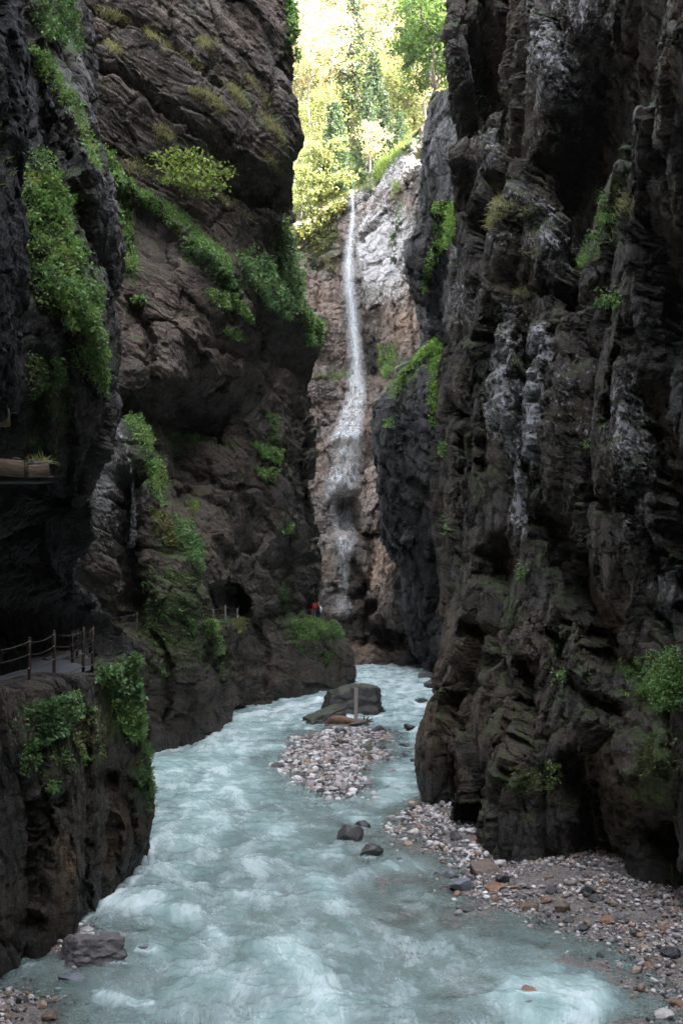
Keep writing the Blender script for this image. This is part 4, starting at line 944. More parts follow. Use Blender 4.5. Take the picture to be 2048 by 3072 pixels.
def blades(pos, nrm, size, r, w=.05):
    """bent grass blade: four cross pairs and a tip"""
    n = len(pos)
    a = nrm*.7+r.normal(size=(n, 3))*.38+np.array([0, 0, .55]); a /= np.linalg.norm(a, axis=1)[:, None]
    s = (size*r.uniform(.5, 1.3, n))[:, None]
    side = np.cross(a, r.normal(size=(n, 3))); side /= np.linalg.norm(side, axis=1)[:, None]+1e-9
    g = np.array([0, 0, -1.])
    p1 = pos+a*s*.4; p2 = pos+a*s*.75+g*s*.10; p3 = pos+a*s*1.0+g*s*.32
    hw = s*w*.5
    v = np.stack([pos-side*hw, pos+side*hw, p1-side*hw, p1+side*hw, p2-side*hw*.7, p2+side*hw*.7, p3], 1).reshape(-1, 3)
    i = np.arange(n)[:, None]*7
    f = np.concatenate([i+np.array([[q]])[0] for q in ([0,1,3],[0,3,2],[2,3,5],[2,5,4],[4,5,6])], 0)
    return v, f, np.repeat(r.uniform(0, 1, n), 7)

LM = dict(
 fresh=leaf_mat('leaf_fresh', (.085,.175,.05), (.21,.32,.10), .35, (.26,.27,.09)),
 dark=leaf_mat('leaf_dark', (.05,.11,.036), (.11,.19,.06), .3, (.17,.15,.06)),
 bluish=leaf_mat('leaf_bluish', (.065,.14,.05), (.17,.27,.10), .3, (.24,.25,.10)),
 lime=leaf_mat('leaf_lime', (.13,.19,.045), (.27,.34,.085), .4),
 bright=leaf_mat('leaf_bright', (.09,.18,.03), (.17,.29,.055), .4),
 olive=leaf_mat('leaf_olive', (.09,.11,.035), (.19,.19,.07), .3, (.24,.17,.07)),
 straw=leaf_mat('grass_straw', (.15,.165,.065), (.33,.31,.15), .3, (.30,.20,.09)))
def surf(sh, poly):
    V, N, px, py, NB = SHEETS[sh]
    m = in_poly(px, py, poly)
    cam = np.array([0, 0, HZ])-V
    m &= (np.sum(NB*cam, axis=1) > -.1*np.linalg.norm(cam, axis=1))
    return V[m], NB[m]
def patch(name, label, sh, poly, n, size, thick, mat, kind='leaf', group=None, clumps=None, fill=.35, droop=.4, narrow=.55, cat=None, seed=None, up=.25):
    V, N = surf(sh, poly); n = int(n*1.9); size *= 1.1
    if len(V) < 8: print('EMPTY PATCH', name, label, len(V)); return
    r = np.random.default_rng(seed or abs(hash(label)) % 9999 if False else sum(map(ord, label)) % 9973)
    k = clumps or max(3, int(n/70))
    d = np.linalg.norm(V.max(0)-V.min(0)); rad = max(size*2.5, d/(2.2*math.sqrt(k)))
    w = fbm(V/rad, 2, len(V) % 97)
    hi, lo = np.percentile(w, 92), np.percentile(w, 6 if clumps is None else 66)
    w = np.clip((w-lo)/(hi-lo+1e-6), 0, 1)                          # tufts: high in the middle, gone between them
    pr = w+fill*.25; pr /= pr.sum()
    ri = r.choice(len(V), n, p=pr)
    Nm = N.mean(0); Nm /= np.linalg.norm(Nm)+1e-9
    nn = N[ri]*.35+Nm*.65+np.array([0, 0, up]); nn /= np.linalg.norm(nn, axis=1)[:, None]
    pos = V[ri]+r.normal(size=(n, 3))*size*.25+nn*(thick*(.08+.92*w[ri])*r.uniform(.1, 1, n)**.7)[:, None]
    tint = np.clip(r.normal(.45, .24, len(pos))+.5*fbm(pos/(rad*1.2), 2, 9), 0, 1)
    if kind == 'leaf': v, f, t = leaves(pos, nn, size, r, narrow, droop, tint=tint)
    elif kind == 'grass': v, f, t = blades(pos, nn, size*.75, r, .06)
    o = link(name, mesh_np(name, v, f.astype(np.int32), smooth=False, attrs={'tint': t}), LM[mat])
    tag(o, label, cat or {'leaf': 'plants', 'grass': 'grass'}[kind], group)
    return o
L1, L2, LO, R1, R2, FW, L0 = 'left_near_cliff', 'left_middle_cliff', 'path_ledge_cliff', 'right_cliff', 'right_far_cliff', 'waterfall_cliff', 'left_edge_cliff'
GA, GB, GC = 'plants hanging on the left walls', 'plants on the right walls', 'grass tufts on the rock ledges'
# near left wall
patch('hanging_shrub', 'large mass of fresh green leaves draping the near left wall', L1, [(62,455),(105,465),(160,560),(205,620),(215,720),(250,830),(285,900),(298,1000),(280,1060),(230,1000),(150,960),(100,900),(60,720)], 5200, .10, .5, 'fresh', group=GA, fill=1.2)
patch('hanging_shrub', 'long green tail of leaves below the large leafy mass on the near left wall', L1, [(180,960),(240,970),(300,1020),(312,1190),(285,1170),(215,1100)], 1300, .095, .4, 'fresh', group=GA)
patch('hanging_shrub', 'leafy green clump in the top left corner of the near wall', L1, [(60,-20),(200,0),(235,130),(232,160),(190,150),(120,110),(80,60)], 1900, .10, .4, 'dark', group=GA)
patch('hanging_shrub', 'thin diagonal streak of small leaves across the upper near left wall', L1, [(70,140),(130,165),(190,250),(250,320),(262,390),(225,380),(165,300),(105,230)], 1000, .085, .22, 'fresh', group=GA)
patch('hanging_shrub', 'small leaves along the wet right edge of the near left wall', L1, [(228,385),(262,380),(290,480),(296,520),(270,500),(240,440)], 450, .085, .2, 'fresh', group=GA)
patch('hanging_shrub', 'dark sparse leaves under the hanging mass above the wooden beam', L1, [(70,1060),(190,1080),(235,1180),(200,1290),(110,1330),(75,1230)], 1200, .085, .25, 'dark', group=GA, clumps=16)
patch('hanging_shrub', 'dim leaves right above the longer wooden beam', L1, [(80,1310),(160,1300),(170,1385),(90,1390)], 350, .085, .22, 'dark', group=GA)
patch('grass_tuft', 'few green blades at the left frame edge on black rock', L0, [(-10,360),(30,380),(26,600),(-10,560)], 60, .16, .05, 'fresh', 'grass', group=GC)
# middle left wall
patch('hanging_shrub', 'bright green curtain of plants at the left end of the layered wall', L2, [(288,430),(330,460),(378,560),(392,690),(412,820),(370,815),(330,700),(300,600)], 2600, .15, .55, 'fresh', group=GA)
patch('hanging_shrub', 'slanting band of grass green plants running down the layered wall', L2, [(372,545),(450,585),(540,645),(610,700),(682,790),(690,835),(640,815),(560,735),(470,655),(390,600)], 3200, .12, .5, 'fresh', group=GA, fill=1.0)
patch('hanging_shrub', 'dark leaves under the lower end of the slanting green band', L2, [(540,730),(640,760),(692,830),(690,870),(620,840),(550,790)], 900, .14, .5, 'bluish', group=GA)
patch('shrub', 'bushy leaves on the shoulder right of the slanting green band', L2, [(690,755),(745,738),(790,780),(830,840),(860,920),(848,960),(800,930),(735,850)], 2200, .19, .8, 'bluish', group=GA)
patch('shrub', 'bushy leaves on the corner of the layered wall beside the waterfall', L2, [(800,705),(850,700),(893,790),(900,930),(870,935),(835,840)], 2000, .20, .8, 'bluish', group=GA)
patch('hanging_shrub', 'narrow green ledge of plants in the middle of the layered wall', L2, [(605,868),(690,880),(755,950),(770,985),(700,935),(620,905)], 1000, .15, .4, 'fresh', group=GA)
patch('hanging_shrub', 'little sprays of leaves under the narrow green ledge', L2, [(655,980),(720,995),(738,1030),(690,1020)], 200, .15, .3, 'fresh', group=GA)
patch('hanging_shrub', 'lone leafy tuft on pale rock right of the near left wall', L2, [(395,890),(440,885),(440,915),(400,920)], 180, .14, .3, 'fresh', group=GA)
patch('shrub', 'green cushion on the ledge tip that juts toward the waterfall', L2, [(895,925),(935,950),(965,985),(955,1010),(905,990)], 1100, .20, .6, 'fresh', group=GA)
patch('shrub', 'lower green cushion just under the ledge tip by the waterfall', L2, [(900,1000),(950,1005),(955,1035),(905,1030)], 400, .20, .5, 'fresh', group=GA)
patch('hanging_shrub', 'ivy green fringe on the top edge of the layered wall against the bright forest', L2, [(845,-20),(872,-20),(889,100),(892,185),(878,180),(860,100)], 900, .2, .6, 'fresh', group=GA)
patch('hanging_shrub', 'upper green clump beside the thin trickle of water', L2, [(365,1262),(420,1265),(450,1330),(440,1370),(400,1330)], 900, .13, .5, 'fresh', group=GA)
patch('hanging_shrub', 'long green clump hanging below the trickle of water', L2, [(420,1370),(455,1370),(490,1430),(492,1525),(455,1510),(430,1440)], 1100, .13, .5, 'fresh', group=GA)
patch('hanging_shrub', 'pale green leaves on the crown of the mossy pillar', L2, [(500,1545),(570,1570),(608,1640),(595,1720),(560,1690),(520,1620)], 1400, .13, .45, 'bluish', group=GA)
patch('hanging_shrub', 'mixed leaves on the slope above the mossy pillar', L2, [(440,1520),(500,1550),(530,1640),(500,1640),(450,1580)], 700, .12, .3, 'olive', group=GA)
patch('hanging_shrub', 'sparse leaves spotting the flank of the mossy pillar', L2, [(430,1720),(560,1720),(600,1850),(600,2000),(480,2050),(430,1900)], 1100, .11, .12, 'dark', group=GA, clumps=30)
patch('hanging_shrub', 'small leaves along the right edge of the mossy pillar', L2, [(600,1830),(640,1860),(668,1950),(660,2040),(632,1960)], 700, .12, .35, 'fresh', group=GA)
patch('hanging_shrub', 'thin plants on the rock shelf under the dark overhang', L2, [(500,1300),(590,1310),(580,1370),(520,1370)], 500, .14, .3, 'dark', group=GA)
patch('hanging_shrub', 'leaf clump on the shelf end near the waterfall', L2, [(745,1330),(845,1345),(842,1395),(780,1375)], 650, .17, .45, 'fresh', group=GA)
patch('hanging_shrub', 'small leaf clump right below the shelf end', L2, [(755,1395),(830,1410),(815,1455),(770,1430)], 350, .17, .4, 'fresh', group=GA)
patch('hanging_shrub', 'faint plants in the hollow above the shelf end', L2, [(795,1240),(835,1250),(838,1330),(805,1320)], 350, .16, .3, 'dark', group=GA)
patch('hanging_shrub', 'tiny leaf sprig low beside the dark cleft', L2, [(830,1560),(880,1570),(875,1605),(840,1600)], 180, .16, .3, 'fresh', group=GA)
patch('shrub', 'little tuft in the round hole of the left wall', L2, [(555,1505),(592,1508),(590,1535),(560,1535)], 120, .13, .3, 'lime', group=GA)
patch('shrub', 'thick green plants on the ledge in front of the hikers', L2, [(866,1856),(900,1862),(960,1868),(985,1880),(950,1925),(900,1920),(872,1895)], 1700, .17, .4, 'fresh', group=GA)
patch('shrub', 'green plants on the tip of the ledge right of the hikers', L2, [(985,1875),(1010,1882),(1030,1915),(1010,1925),(985,1905)], 550, .19, .5, 'bluish', group=GA)
patch('hanging_shrub', 'straggling leaves down the face below the hikers', L2, [(870,1920),(1000,1920),(1035,1990),(960,1990),(890,1960)], 380, .16, .2, 'dark', group=GA, clumps=14)
patch('shrub', 'plants below the tunnel mouth', L2, [(688,1868),(742,1862),(730,1905),(694,1900)], 500, .15, .4, 'olive', group=GA)
patch('hanging_shrub', 'moss green specks between the tunnel and the hikers', L2, [(830,1740),(865,1740),(868,1860),(830,1840)], 260, .15, .2, 'dark', group=GA, clumps=8)
patch('shrub', 'grassy bush below the left end of the layered wall overlooking the forest', L2, [(838,640),(862,650),(858,705),(840,700)], 300, .2, .5, 'fresh', group=GA)
for lab, poly, nn in [
 ('grass fringe along the topmost crack of the layered wall', [(275,20),(330,25),(400,55),(385,75),(320,55)], 420), ('round grass tuft below the topmost crack', [(318,128),(350,128),(362,165),(330,160)], 260), ('grass tuft at the right end of the topmost crack', [(430,75),(520,140),(505,160),(440,110)], 380),
 ('upper of two tufts in the centre of the layered wall', [(590,115),(650,125),(655,155),(600,145)], 240), ('lower of two tufts in the centre of the layered wall', [(550,160),(605,180),(610,210),(565,195)], 240), ('long drooping tuft on the ledge in the centre of the layered wall', [(560,268),(620,275),(680,330),(660,345),(600,305)], 620),
 ('yellowish grass patch above the wall maple', [(420,375),(500,380),(530,420),(470,430)], 420), ('sparse grass at the left of the wall maple', [(360,480),(430,470),(450,530),(390,530)], 260),
 ('dry grass rim on the first slanting ledge near the forest edge', [(655,225),(720,285),(745,330),(725,325),(670,260)], 320), ('dry grass rim on the second slanting ledge near the forest edge', [(730,220),(790,280),(815,325),(790,310),(745,255)], 300), ('dry grass rim on the third slanting ledge near the forest edge', [(760,310),(815,360),(860,430),(845,440),(790,370)], 420), ('dry grass rim at the lowest slanting ledge near the forest edge', [(790,440),(830,480),(845,520),(820,500)], 260),
 ('mossy grass below the wall maple', [(640,580),(700,600),(760,660),(740,670),(680,630)], 300)]:
    patch('grass_tuft', lab, L2, poly, int(nn*1.1), .34, .10, 'straw', 'grass', group=GC)
# lower left ledge
patch('shrub', 'full leafy bush at the end of the fenced path', LO, [(275,2005),(330,2010),(400,2010),(410,2110),(412,2180),(380,2150),(320,2090),(285,2050)], 2300, .11, .62, 'bluish', group=GA, up=1.3)
patch('hanging_shrub', 'leaves trailing down the corner below the leafy bush', LO, [(330,2100),(420,2120),(425,2220),(390,2230),(345,2160)], 900, .11, .22, 'fresh', group=GA)
patch('hanging_shrub', 'pale leaves spilling over the path edge below the fence', LO, [(70,2120),(230,2075),(245,2130),(190,2200),(100,2250),(60,2180)], 1900, .085, .3, 'bluish', group=GA)
patch('hanging_shrub', 'small leaf tuft on the lower face of the path ledge', LO, [(135,2340),(170,2340),(165,2375),(135,2375)], 90, .085, .15, 'fresh', group=GA)
patch('hanging_shrub', 'mossy leaves down the river corner of the path ledge', LO, [(405,2200),(455,2240),(464,2420),(440,2440),(415,2340)], 800, .085, .1, 'dark', group=GA)
patch('hanging_shrub', 'sparse leaves on the middle face of the path ledge', LO, [(200,2150),(300,2130),(300,2280),(220,2250)], 260, .085, .15, 'olive', group=GA, clumps=9)
patch('hanging_shrub', 'loose scatter of tiny leaves across the upper face of the path ledge', LO, [(20,2150),(280,2120),(310,2260),(200,2330),(60,2330)], 600, .07, .12, 'fresh', group=GA, clumps=24)
# far right cliff
patch('hanging_shrub', 'bright lime moss ribbon slanting along the far right cliff edge', R1, [(1350,620),(1372,620),(1372,700),(1350,760),(1340,740)], 300, .13, .4, 'bright', group=GB)
patch('hanging_shrub', 'vivid green moss ribbon in the light gap of the far right cliff', R2, [(1300,600),(1372,600),(1345,740),(1300,800),(1282,880),(1262,880),(1275,790),(1300,720)], 2600, .2, .8, 'bright', group=GB, fill=2.5)
patch('hanging_shrub', 'arched green moss band over the dark far right cliff', R2, [(1178,1180),(1200,1120),(1260,1060),(1312,1010),(1312,1045),(1255,1085),(1215,1130),(1195,1185)], 2200, .18, .4, 'bright', group=GB, fill=2.5)
patch('hanging_shrub', 'hanging green moss strip at the right end of the arched band', R2, [(1292,1060),(1322,1030),(1326,1200),(1312,1290),(1284,1270),(1278,1200)], 1900, .18, .5, 'bright', group=GB, fill=2.)
patch('hanging_shrub', 'small moss cushion on the dark far right cliff below the arch', R2, [(1150,1265),(1175,1258),(1178,1285),(1150,1285)], 150, .2, .3, 'fresh', group=GB)
patch('grass_tuft', 'grass hem along the far right cliff corner beside the forest', R2, [(1243,380),(1268,370),(1262,450),(1256,520),(1240,520)], 400, .5, .2, 'straw', 'grass', group=GC)
# waterfall wall
patch('shrub', 'leafy ledge plants right of the middle of the waterfall', FW, [(1145,1035),(1200,1035),(1195,1080),(1165,1140),(1145,1120)], 900, .26, .7, 'fresh', group=GB)
patch('grass_tuft', 'grass ridge on the pale rock right of the waterfall lip', FW, [(1080,575),(1115,540),(1165,455),(1235,395),(1240,420),(1175,490),(1125,570)], 1300, .7, .3, 'lime', 'grass', group=GC)
patch('grass_tuft', 'grass streak down the pale rock face right of the waterfall', FW, [(1175,560),(1205,540),(1200,600),(1180,620)], 260, .6, .2, 'lime', 'grass', group=GC)
patch('shrub', 'shrubs crowding the rim left of the waterfall lip', FW, [(860,650),(960,650),(1030,600),(1040,630),(980,690),(880,730)], 2400, .42, 1.3, 'olive', group=GB)
patch('shrub', 'green shelf plants left of the free falling water', FW, [(920,690),(1000,680),(1010,720),(950,770),(925,750)], 800, .32, .6, 'olive', group=GB)
patch('grass_tuft', 'grassy shelf left of the foot of the free fall', FW, [(960,770),(1010,765),(1005,820),(970,800)], 300, .5, .2, 'straw', 'grass', group=GC)
patch('grass_tuft', 'mossy shelf where the cascade begins', FW, [(940,1120),(1030,1110),(1040,1140),(950,1145)], 420, .4, .2, 'lime', 'grass', group=GC)
# right wall
patch('grass_tuft', 'wide grass cushion on the upper block of the right wall', R1, [(1462,640),(1500,605),(1600,618),(1612,650),(1540,655),(1470,690)], 1100, .34, .14, 'straw', 'grass', group=GC)
patch('grass_tuft', 'grass crest high on the right wall', R1, [(1850,570),(1900,595),(1895,650),(1850,640)], 420, .3, .12, 'straw', 'grass', group=GC)
patch('grass_tuft', 'long green grass mane below the crest high on the right wall', R1, [(1800,650),(1860,650),(1835,730),(1770,810),(1745,800)], 900, .3, .12, 'fresh', 'grass', group=GC)
patch('hanging_shrub', 'small leaves beside the grass crest of the right wall', R1, [(1790,580),(1840,575),(1840,620),(1800,620)], 180, .1, .25, 'fresh', group=GB)
patch('hanging_shrub', 'broad leaves on the ledge under the green grass mane', R1, [(1780,860),(1870,870),(1865,925),(1800,930)], 240, .12, .25, 'fresh', group=GB)
patch('grass_tuft', 'single hanging tuft on the horizontal crack of the right wall', R1, [(1540,868),(1595,868),(1590,900),(1545,900)], 260, .22, .08, 'straw', 'grass', group=GC)
patch('grass_tuft', 'yellow green tuft on a knob of the right wall', R1, [(1560,735),(1620,735),(1625,770),(1570,775)], 260, .22, .08, 'straw', 'grass', group=GC)
patch('hanging_shrub', 'tiny fern in the dark hollow of the right wall', R1, [(1550,1680),(1590,1680),(1585,1740),(1555,1740)], 80, .11, .2, 'fresh', group=GB)
patch('hanging_shrub', 'small green sprig in the middle of the right wall', R1, [(1755,1315),(1775,1315),(1775,1345),(1755,1345)], 40, .1, .15, 'fresh', group=GB)
patch('hanging_shrub', 'tiny leaves on the left edge of the right wall', R1, [(1325,1535),(1355,1535),(1350,1610),(1328,1600)], 130, .12, .2, 'fresh', group=GB)
patch('hanging_shrub', 'moss leaf cap on the left edge of the right wall', R1, [(1325,1330),(1345,1330),(1345,1370),(1325,1370)], 110, .12, .2, 'fresh', group=GB)
patch('shrub', 'dense dark green bush on the right wall at the frame edge', R1, [(1945,1960),(2050,1950),(2060,2130),(1985,2140),(1935,2080)], 3200, .08, .35, 'fresh', group=GB, fill=.8)
patch('hanging_shrub', 'scattered leaves left of the dense bush at the right frame edge', R1, [(1870,1980),(1945,1970),(1940,2090),(1880,2110)], 380, .08, .2, 'fresh', group=GB, clumps=10)
patch('hanging_shrub', 'moss and small leaves below the dense bush on the right', R1, [(1890,2220),(2045,2190),(2045,2330),(1920,2330)], 700, .07, .12, 'olive', group=GB, clumps=20)
patch('hanging_shrub', 'mossy leaf cushion low on the nearer lobe of the right wall', R1, [(1505,2300),(1590,2300),(1670,2330),(1640,2375),(1560,2370)], 600, .07, .12, 'olive', group=GB, clumps=14)
patch('hanging_shrub', 'thin leaf sprigs beside the mossy leaf cushion', R1, [(1640,2280),(1690,2300),(1670,2350),(1640,2340)], 110, .08, .15, 'fresh', group=GB)
patch('hanging_shrub', 'small leaves below the centre of the right wall', R1, [(1650,2000),(1700,2010),(1690,2060),(1655,2050)], 130, .08, .12, 'fresh', group=GB)
patch('hanging_shrub', 'leaf sprig near the right frame edge at mid height', R1, [(2010,1660),(2050,1650),(2055,1720),(2015,1710)], 140, .08, .2, 'dark', group=GB)
patch('hanging_shrub', 'pale fern patch high on the leftmost rib of the right wall', R1, [(1525,1080),(1570,1080),(1575,1130),(1535,1140)], 150, .09, .15, 'olive', group=GB)

# ------------------------------------------------------------------ forest slope
def slope_z(X, Y):
    p = np.stack([X/22, Y/22, 0*X], 1)
    base = 57+np.where(Y < 150, .80*(Y-131), 15.2+.84*(Y-150))+.16*np.maximum(X-4, 0)-.10*np.maximum(-X-2, 0)
    return base+3.0*fbm(p, 3, 501)
v, f = plain_grid(-90, 110, 110, 131.5, 300, 100, lambda X, Y: np.stack([X, Y, slope_z(X, Y)], 1))
t = NT('forest_floor'); co = t.coord(); n1 = t.noise(co, .35, 5); n2 = t.noise(co, 2.5, 5)
c = t.mix(n1, (.05,.055,.02), (.16,.12,.06)); c = t.mix(t.ramp(n2, [(.45, 0.), (.6, 1.)]), c, (.06,.10,.02))
t.done(t.n('BsdfPrincipled', {'Base Color': c, 'Roughness': .9, 'Normal': t.bump(n2, .8, .4)}).outputs[0])
o = link('hillside', mesh_np('hillside', v, f), t.m); tag(o, 'steep sunlit forest slope above the waterfall', 'hillside', kind='structure')
# unseen high ground on both sides; the right one added to block the sun
v, f = plain_grid(24, 190, 60, -60, 150, 60, lambda X, Y: np.stack([X, Y, 74+.30*(X-24)+4*fbm(np.stack([X/20, Y/20, 0*X], 1), 3, 77)], 1))
o = link('right_sun_blocker', mesh_np('right_sun_blocker', v, f), t.m); tag(o, 'unseen high ground added above the right wall to block the sun', 'hill', kind='structure')
v, f = plain_grid(-190, -26, 60, -60, 150, 60, lambda X, Y: np.stack([X, Y, 66-.15*(X+26)+4*fbm(np.stack([X/20, Y/20, 0*X], 1), 3, 78)], 1))
o = link('left_plateau', mesh_np('left_plateau', v, f), t.m); tag(o, 'wooded high ground above the left wall', 'hill', kind='structure')

M_bark = simple_mat('bark', (.10,.08,.065), .85, scale=5., stretch=(3, 3, .6), bump=.6)
M_barkpale = simple_mat('bark_pale', (.26,.22,.18), .85, scale=5., stretch=(3, 3, .6), bump=.5)
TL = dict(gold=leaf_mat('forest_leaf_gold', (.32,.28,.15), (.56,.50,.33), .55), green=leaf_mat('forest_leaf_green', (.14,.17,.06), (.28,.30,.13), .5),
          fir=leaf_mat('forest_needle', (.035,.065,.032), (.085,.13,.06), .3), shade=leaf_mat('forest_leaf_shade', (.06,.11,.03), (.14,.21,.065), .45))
def limb(p0, p1, sag, r, n=6):
    s = np.linspace(0, 1, n)[:, None]; p = p0+(p1-p0)*s; p[:, 2] += sag*np.sin(s[:, 0]*np.pi); p[1:-1] += r.normal(0, .03*np.linalg.norm(p1-p0), (n-2, 3)); return p
def broadleaf(seed, H, R, base, nl, size, lean=(0, 0)):
    """trunk mesh and crown mesh of a broadleaf tree standing at the origin"""
    r = np.random.default_rng(seed); tb = MB()
    top = np.array([lean[0]*H, lean[1]*H, H*.93]); tr = limb(np.zeros(3), top, 0, r, 9)
    tb.tube(tr, np.linspace(.018*H, .004*H, 9), 7)
    P_, N_ = [], []
    nb = 15
    for k in range(nb):
        u = base+(1-base)*(k+.5)/nb; q = tr[0]+(top-tr[0])*u
        i = min(7, int(u*8)); q = tr[i]+(tr[i+1]-tr[i])*(u*8-i)
        a = k*2.4+r.uniform(-.5, .5); L = R*math.sqrt(max(.08, math.sin(math.pi*min(.97, .12+.86*(u-base)/(1-base)))))*r.uniform(.7, 1.1)
        e = q+np.array([math.cos(a)*L, math.sin(a)*L, L*r.uniform(.05, .5)])
        b = limb(q, e, .06*L, r); tb.tube(b, np.linspace(.006*H, .0015*H, 6)*(1.1-u*.5), 5)
        m = int(nl/nb); s = r.beta(1.6, 1.2, m); c = b[np.minimum(5, (s*5+.5).astype(int))]
        cl = r.normal(size=(7, 3))*np.array([.30, .30, .13])*L+b[r.integers(2, 6, 7)]       # sprays along the limb
        w = r.integers(0, 7, m)
        pts = cl[w]+r.normal(size=(m, 3))*np.array([.20, .20, .07])*L
        P_.append(pts); N_.append(np.tile(np.array([math.cos(a)*.4, math.sin(a)*.4, .5]), (m, 1)))
    pos = np.vstack(P_); v, f, t = leaves(pos, np.vstack(N_), size, r, .6, .25, .8, .2, np.clip(r.normal(.5, .25, len(pos)), 0, 1))
    return tb, (v, f, t)
def conifer(seed, H, R, nl, size, base=.2):
    r = np.random.default_rng(seed); tb = MB(); tr = limb(np.zeros(3), np.array([0, 0, H]), 0, r, 8)
    tb.tube(tr, np.linspace(.014*H, .002*H, 8), 7)
    P_, N_ = [], []; nw = 24
    for k in range(nw):
        u = base+(1-base)*k/nw; L0_ = R*(1-u)**.8*(1.1 if k % 2 else .9)+.25
        for j in range(6):
            a = j*1.047+k*.7+r.uniform(-.25, .25); L = L0_*r.uniform(.65, 1.1); q = np.array([0, 0, u*H])
            e = q+np.array([math.cos(a)*L, math.sin(a)*L, -L*.28+.1]); b = limb(q, e, .08*L, r, 5)
            tb.tube(b, np.linspace(.0035*H, .001*H, 5), 4, False)
            m = max(3, int(nl/(nw*6)*(L/R*2)))
            s = r.uniform(.15, 1, m)[:, None]; pts = q+(e-q)*s; pts[:, 2] += .08*L*np.sin(s[:, 0]*np.pi)
            sd = np.array([-math.sin(a), math.cos(a), 0]); pts += sd*(r.normal(size=(m, 1))*.16*L*(1.1-s)); pts[:, 2] -= np.abs(r.normal(0, .12, m))
            P_.append(pts); N_.append(np.tile(np.array([math.cos(a)*.9, math.sin(a)*.9, -.1]), (m, 1)))
    pos = np.vstack(P_); v, f, t = leaves(pos, np.vstack(N_), size, r, .35, .45, .45, .1)
    return tb, (v, f, t)
def proto(kind, seed, *a, **k):
    tb, (v, f, t) = (broadleaf if kind == 'b' else conifer)(seed, *a, **k)
    return mesh_np('trunk', tb.v, tb.f), mesh_np('crown', v, f.astype(np.int32), smooth=False, attrs={'tint': t})
def with_mat(me, m):
    me.materials.clear(); me.materials.append(m); return me
TR = {}
for k in range(4):
    TR['gold', k] = proto('b', 600+k, 16+2*k, 4.8+.4*k, .30, 3000, .46)
    TR['green', k] = proto('b', 620+k, 12+2*k, 4.2+.4*k, .22, 2300, .46)
for k in range(3): TR['fir', k] = proto('c', 640+k, 20+3*k, 3.6+.3*k, 6000, .6, base=.12+.05*k)
for k in range(2): TR['bare', k] = proto('b', 650+k, 24+3*k, 3.6, .62, 1300, .45)
for (kd, k), (a, b) in TR.items():
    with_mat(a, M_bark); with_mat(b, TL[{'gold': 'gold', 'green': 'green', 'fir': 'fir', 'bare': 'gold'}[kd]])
NAME = {'gold': 'broadleaf_tree', 'green': 'broadleaf_tree', 'fir': 'conifer_tree', 'bare': 'broadleaf_tree'}
LAB = {'gold': 'golden lit broadleaf tree in the glowing forest above the waterfall', 'green': 'light green broadleaf tree on the lower forest slope above the waterfall', 'fir': 'bluish conifer among the bright trees above the waterfall', 'bare': 'tall slim tree with bare lower trunk in the glowing forest'}
def tree(kd, k, loc, rz, s, label=None, group=None):
    o = empty(NAME[kd], loc, label or LAB[kd], 'tree', group if label is None or group else None); o.rotation_euler[2] = rz; o.scale = (s, s, s)
    a, b = TR[kd, k]; link('trunk', a, None, o); link('crown', b, None, o); return o
r = np.random.default_rng(71)
GF = 'trees of the sunlit slope'
cnt = 0
for Y in np.arange(135, 226, 5.6):
    half = 0.062*Y+3.5; xc = .026*Y
    for X in np.arange(xc-half-2, xc+half+2, 4.6):
        x = X+r.uniform(-1.9, 1.9); y = Y+r.uniform(-2.2, 2.2)
        if y < 141 and x < 4 and r.uniform() < .5: continue
        z = float(slope_z(np.array([x]), np.array([y]))[0])-.3
        u = r.uniform()
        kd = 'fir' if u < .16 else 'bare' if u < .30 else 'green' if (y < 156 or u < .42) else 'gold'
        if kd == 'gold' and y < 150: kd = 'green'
        k = int(r.integers(0, {'gold': 4, 'green': 4, 'fir': 3, 'bare': 2}[kd]))
        s = r.uniform(.75, 1.1)*(.62 if y < 146 else 1. if y < 170 else 1.3)
        tree(kd, k, (x, y, z), r.uniform(0, 6.28), s, group=GF); cnt += 1
print('forest trees', cnt)

# individually placed trees
def hand_tree(name, label, base, rz, gen, leafm, bark):
    tb, (v, f, t) = gen
    o = empty(name, base, label, 'tree'); o.rotation_euler[2] = rz
    tb_me = mesh_np('trunk', tb.v, tb.f); link('trunk', tb_me, bark, o)
    link('crown', mesh_np('crown', v, f.astype(np.int32), smooth=False, attrs={'tint': t}), leafm, o); return o
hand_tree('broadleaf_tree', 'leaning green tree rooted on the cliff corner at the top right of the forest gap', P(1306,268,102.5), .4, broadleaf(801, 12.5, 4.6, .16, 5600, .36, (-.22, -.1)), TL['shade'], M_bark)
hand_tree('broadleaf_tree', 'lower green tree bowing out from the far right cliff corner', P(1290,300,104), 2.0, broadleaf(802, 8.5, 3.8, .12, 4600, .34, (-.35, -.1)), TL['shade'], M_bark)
hand_tree('conifer_tree', 'dark conifer at the top edge beside the right wall', P(1335,190,106), .3, conifer(803, 22, 4.2, 11000, .6, .06), TL['fir'], M_bark)
hand_tree('conifer_tree', 'tall dark conifer rising just left of the conifer beside the right wall', P(1282,250,112), 1.3, conifer(804, 24, 4.2, 11000, .6, .16), TL['fir'], M_bark)
hand_tree('broadleaf_tree', 'small leaning tree at the rim left of the waterfall lip', P(900,660,130.5), 1., broadleaf(805, 7., 3.2, .15, 1800, .4, (.1, -.1)), TL['green'], M_bark)
hand_tree('conifer_tree', 'short blue green conifer right above the waterfall lip', P(1005,590,133), 1., conifer(806, 13, 3.0, 7000, .5, .08), TL['fir'], M_bark)
hand_tree('broadleaf_tree', 'bushy green tree just left of the waterfall lip', P(960,640,132), 2., broadleaf(807, 9., 3.8, .1, 4200, .42), TL['green'], M_bark)

